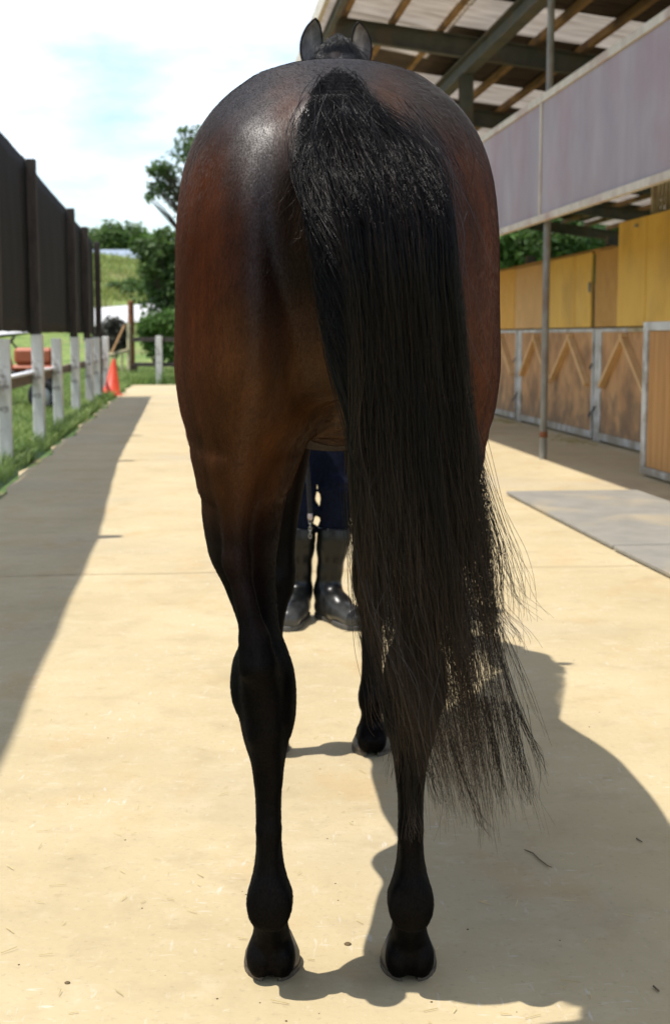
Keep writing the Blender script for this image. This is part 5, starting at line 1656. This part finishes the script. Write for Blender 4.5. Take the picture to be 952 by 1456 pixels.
def dusty_boot():
    m, nt, p, o = nodes('rubber_boot')
    N = nt.nodes.new; K = nt.links.new
    tc = N('ShaderNodeTexCoord'); sx = N('ShaderNodeSeparateXYZ'); K(tc.outputs['Object'], sx.inputs[0])
    n = N('ShaderNodeTexNoise'); n.inputs['Scale'].default_value = 16; n.inputs['Detail'].default_value = 6; K(tc.outputs['Object'], n.inputs['Vector'])
    ad = N('ShaderNodeMath'); ad.operation = 'MULTIPLY_ADD'; ad.inputs[1].default_value = .16; K(n.outputs['Fac'], ad.inputs[0]); K(sx.outputs['Z'], ad.inputs[2])
    r = N('ShaderNodeValToRGB'); r.color_ramp.elements[0].position = .09; r.color_ramp.elements[1].position = .185
    r.color_ramp.elements[0].color = (.075, .075, .072, 1); r.color_ramp.elements[1].color = (.005, .0055, .0055, 1)
    K(ad.outputs[0], r.inputs['Fac']); K(r.outputs['Color'], p.inputs['Base Color'])
    p.inputs['Roughness'].default_value = .30; p.inputs['Specular IOR Level'].default_value = .32
    return m


M['boot'] = dusty_boot()
LA = dict(hip=(-.160, 5.27, .87), knee=(-.134, 5.245, .49), ank=(-.136, 5.285, .10), toe=(-.168, 5.075, .035))
LB = dict(hip=(.026, 5.27, .87), knee=(.011, 5.240, .49), ank=(-.028, 5.275, .10), toe=(.068, 5.085, .035))
ARM = {-1: [(-.255, 5.27, 1.345), (-.305, 5.21, 1.09), (-.185, 5.035, 1.145)], 1: [(.115, 5.27, 1.345), (.165, 5.29, 1.07), (.175, 5.22, .84)]}


def person_body():
    f = Field((-.42, 4.88, -.01), (.32, 5.45, 1.74), .006)
    for g_ in (LA, LB):
        f.chain([g_['hip'], g_['knee'], g_['ank']], [.080, .050, .036], .03)
        f.capsule((g_['ank'][0], g_['ank'][1] + .02, .04), g_['toe'], .034, .026, .03)
    f.ellipsoid((-.07, 5.28, .93), (.150, .105, .12), .05)
    f.ellipsoid((-.07, 5.275, 1.10), (.125, .085, .15), .06)
    f.ellipsoid((-.07, 5.275, 1.28), (.150, .095, .15), .05)
    for sd, p in ARM.items():
        f.ellipsoid(p[0], (.055, .055, .055), .04)
        f.chain(p, [.046, .038, .026], .02)
    f.capsule((-.07, 5.27, 1.36), (-.07, 5.25, 1.47), .058, .052, .03)
    f.ellipsoid((-.07, 5.245, 1.585), (.074, .094, .100), .02)
    f.ellipsoid((-.07, 5.205, 1.520), (.055, .060, .055), .03)
    f.capsule((-.07, 5.150, 1.590), (-.07, 5.128, 1.555), .009, .014, .012)        # nose
    for sd in (-1, 1):
        f.ellipsoid((-.07 + sd * .030, 5.152, 1.592), (.016, .012, .010), .008, sub=True)
        f.ellipsoid((-.07 + sd * .030, 5.165, 1.592), (.0125, .0125, .0125), .003)
        f.ellipsoid((-.07 + sd * .077, 5.255, 1.575), (.010, .020, .030), .006)
        f.ellipsoid((-.07 + sd * .03, 5.155, 1.612), (.020, .010, .006), .008)
    f.capsule((-.092, 5.145, 1.513), (-.048, 5.145, 1.513), .0035, .0035, .004, sub=True)
    f.ellipsoid((-.07, 5.150, 1.523), (.022, .010, .006), .006); f.ellipsoid((-.07, 5.152, 1.503), (.020, .010, .006), .006)
    # the hand closed round the rope, four fingers and the thumb
    f.ellipsoid((-.182, 5.000, 1.150), (.016, .040, .044), .012)
    for i, (l0, dz) in enumerate(((.94, .034), (1.0, .011), (.96, -.012), (.80, -.034))):
        z = 1.150 + dz
        f.chain([(-.186, 4.965, z), (-.184, 4.965 - .030 * l0, z), (-.158, 4.965 - .036 * l0, z), (-.141, 4.962, z - .002), (-.150, 4.976, z - .003)], [.0100, .0092, .0086, .0078, .0070], .006)
    f.chain([(-.180, 5.015, 1.176), (-.158, 5.000, 1.192), (-.142, 4.982, 1.190), (-.140, 4.966, 1.184)], [.013, .0105, .009, .0075], .008)
    # the other hand hangs, slightly curled
    f.ellipsoid((.176, 5.205, .785), (.018, .040, .048), .014)
    for i, (dy, ln) in enumerate(((-.030, .070), (-.010, .080), (.010, .074), (.028, .058))):
        f.chain([(.177, 5.205 + dy, .748), (.175, 5.203 + dy * 1.05, .748 - ln * .5), (.166, 5.200 + dy * 1.05, .748 - ln * .85), (.156, 5.198 + dy, .748 - ln)], [.0098, .009, .008, .007], .005)
    f.chain([(.172, 5.175, .812), (.164, 5.150, .786), (.158, 5.142, .760), (.154, 5.142, .742)], [.013, .0105, .009, .0075], .008)
    return f.mesh()


P_, Q_ = person_body()
mesh_np('body', P_ - pb, Q_, M['skin'], pers, True)
# trousers, bagging over the boot tops
f = Field((-.36, 5.05, .26), (.22, 5.50, 1.10), .007)
for g_, wob in ((LA, 0), (LB, 1)):
    h_, k_, a_ = [np.array(g_[q]) for q in ('hip', 'knee', 'ank')]
    lo_ = k_ + (a_ - k_) * .36
    f.chain([h_, k_, lo_], [.086, .060, .052], .02)
    for q in range(5):
        c = k_ + (a_ - k_) * (-.12 + .12 * q)
        f.ellipsoid(c + np.array([.012 * (-1) ** q, -.02 + .01 * q, 0]), (.054 + .003 * q, .054, .015), .02, rot=(R(14 * (-1) ** q), R(10), 0))
f.ellipsoid((-.07, 5.28, .95), (.165, .120, .12), .05)
f.capsule((-.056, 5.25, .90), (-.056, 5.25, .56), .035, .03, .03)
P_, Q_ = f.mesh(); mesh_np('trousers', P_ - pb, Q_, M['navy'], pers, True)
# shirt with sleeves
f = Field((-.42, 4.98, .84), (.30, 5.46, 1.50), .007)
f.ellipsoid((-.07, 5.28, .98), (.172, .128, .11), .05); f.ellipsoid((-.07, 5.275, 1.12), (.150, .110, .16), .06); f.ellipsoid((-.07, 5.275, 1.28), (.168, .115, .155), .05)
for sd, p in ARM.items():
    p = [np.array(q) for q in p]
    f.ellipsoid(p[0], (.068, .066, .062), .04); f.chain([p[0], p[1], p[1] + (p[2] - p[1]) * .8], [.060, .052, .042], .02)
    for q in range(3):
        f.ellipsoid(p[1] + np.array([0, 0, .03 * (q - 1)]), (.056, .054, .010), .015, rot=(R(20 * (-1) ** q), R(12), 0))
f.capsule((-.07, 5.27, 1.40), (-.07, 5.262, 1.432), .068, .066, .02)
f.ellipsoid((-.07, 5.23, 1.455), (.052, .050, .03), .01, sub=True)
P_, Q_ = f.mesh(); mesh_np('shirt', P_ - pb, Q_, M['shirt'], pers, True)
# rubber boots
for g_ in (LA, LB):
    a_ = np.array(g_['ank']); t_ = np.array(g_['toe']); k_ = np.array(g_['knee'])
    lo3 = np.minimum(a_, t_) - .12; hi3 = np.maximum(a_, t_) + .12
    f = Field((lo3[0], lo3[1], -.012), (hi3[0], hi3[1], .40), .006)
    tp = a_ + (k_ - a_) * .62
    f.chain([a_ + (0, 0, .0), a_ + (k_ - a_) * .22, a_ + (k_ - a_) * .45, tp], [.047, .046, .056, .061], .02)
    d_ = (t_ - a_); d_[2] = 0; L_f = np.linalg.norm(d_); d_ /= L_f
    heel = a_ + np.array([0, 0, -.055]) - d_ * .022
    f.chain([heel, a_ + d_ * L_f * .45 + (0, 0, -.045), t_ + (0, 0, .005)], [.042, .045, .043], .025)
    f.chain([a_ + (0, 0, .01), a_ + d_ * L_f * .40 + (0, 0, -.025)], [.046, .042], .03)
    f.capsule(tp + (0, 0, -.03), tp + (0, 0, -.024), .0635, .0635, .004)
    f.ellipsoid(tp + (0, 0, .065), (.054, .054, .07), .004, sub=True)
    sl, X_, Y_, Z_ = f._box((-9, -9, -9), (9, 9, 9))
    f.d = np.maximum(f.d, .012 - Z_ + 0 * X_).astype(np.float32)
    f.d = np.maximum(f.d, Z_ - (tp[2] + .012) + 0 * X_).astype(np.float32)
    P_, Q_ = f.mesh(); bo = mesh_np('boot', P_ - pb, Q_, M['boot'], pers, True)
    # sole: the outline of the foot at ground height
    n_ = np.array([-d_[1], d_[0], 0]); V = []
    prof = [(-.062, .0), (-.060, .026), (-.035, .039), (.03, .036), (.08, .034), (.14, .044), (.20, .044), (.235, .034), (.255, .014), (.258, 0)]
    ring = [(x, w) for x, w in prof] + [(x, -w) for x, w in prof[::-1][1:-1]]
    for z in (.0005, .0205):
        for x, w in ring:
            p = np.array([a_[0], a_[1], z]) + d_ * x * (L_f / .213) + n_ * w
            V.append(p - pb)
    m_ = len(ring)
    mb = MB(); mb.add(V, [tuple(range(m_))[::-1], tuple(range(m_, 2 * m_))] + [(k, (k + 1) % m_, m_ + (k + 1) % m_, m_ + k) for k in range(m_)])
    mb.build('sole', M['boot_sole'], bo, .003)
# hair and cap
f = Field((-.20, 5.08, 1.48), (.06, 5.40, 1.72), .006)
f.ellipsoid((-.07, 5.262, 1.588), (.084, .100, .104), .01); f.ellipsoid((-.07, 5.13, 1.535), (.12, .085, .09), .01, sub=True)
P_, Q_ = f.mesh(); mesh_np('hair', P_ - pb, Q_, M['hair_dark'], pers, True)
f = Field((-.20, 5.00, 1.56), (.06, 5.40, 1.74), .006)
f.ellipsoid((-.07, 5.252, 1.612), (.092, .108, .095), .01); f.ellipsoid((-.07, 5.115, 1.632), (.075, .075, .010), .008, rot=(R(8), 0, 0))
sl, X_, Y_, Z_ = f._box((-9, -9, -9), (9, 9, 9)); f.d = np.maximum(f.d, 1.618 - Z_ - (Y_ < 5.16) * .03 + 0 * X_).astype(np.float32)
P_, Q_ = f.mesh(); mesh_np('cap', P_ - pb, Q_, M['navy'], pers, True)

lead = thing('lead_rope', 'dark lead rope with a steel chain end dangling beside the boot tops of the person', 'lead rope', (-.09, 5.0, 0))
lo_ = Vector((-.09, 5.0, 0))
M['rope'] = surf('navy_rope', (.003, .0035, .006), (.006, .007, .011), 90, .85, .5)
rope = [(XC, 4.80, 1.315), (-.06, 4.86, 1.24), (-.135, 4.94, 1.19), (-.163, 4.957, 1.15), (-.155, 4.965, 1.05), (-.120, 4.985, .80), (-.096, 4.998, .58), (-.088, 5.0, .435)]
q = np.linspace(0, len(rope) - 1, 50); rp3 = np.array(rope)
MB().tube([Vector((smooth_interp(np.array([x]), np.arange(len(rope)), rp3[:, 0])[0], smooth_interp(np.array([x]), np.arange(len(rope)), rp3[:, 1])[0], smooth_interp(np.array([x]), np.arange(len(rope)), rp3[:, 2])[0])) - lo_ for x in q], .008, 8).build('rope', M['rope'], lead)
MB().lathe([(0, .412), (.007, .413), (.009, .420), (.008, .434), (.006, .440), (0, .442)], 12, (.002, 0, 0)).build('clasp', surf('pale_clasp', (.34, .28, .29), (.45, .40, .40), 30, .45, .05, metal=.3), lead)
lk = MB().tube([(.005 * math.cos(a), 0, .009 * math.sin(a)) for a in np.linspace(0, 2 * math.pi, 13)], .0017, 6, cap=False).build('chain_link', M['steel'], lead)
lk.location = (.002, 0, .405)
for k in range(1, 5):
    c = dup(lk, lead, (.002, 0, .405 - .0125 * k)); c.rotation_euler = (0, 0, R(90 * (k % 2)))
# head collar that the rope is clipped to
for pts in ([(.070, 4.585, 1.63), (.078, 4.60, 1.55), (.05, 4.62, 1.46), (0, 4.64, 1.44), (-.05, 4.62, 1.46), (-.078, 4.60, 1.55), (-.070, 4.585, 1.63), (0, 4.66, 1.64), (.070, 4.585, 1.63)],
            [(.078, 4.60, 1.55), (.098, 4.45, 1.66), (.090, 4.36, 1.77), (.055, 4.32, 1.845), (0, 4.31, 1.862), (-.055, 4.32, 1.845), (-.090, 4.36, 1.77), (-.098, 4.45, 1.66), (-.078, 4.60, 1.55)]):
    MB().tube([Vector((p[0] + XC, p[1], p[2])) - lo_ for p in pts], .009, 6).build('head_collar_strap', M['rope'], lead)
MB().tube([Vector((XC, 4.64, 1.44)) - lo_, Vector((XC, 4.72, 1.345)) - lo_, Vector((XC, 4.80, 1.315)) - lo_], .008, 6).build('clip', M['steel'], lead)
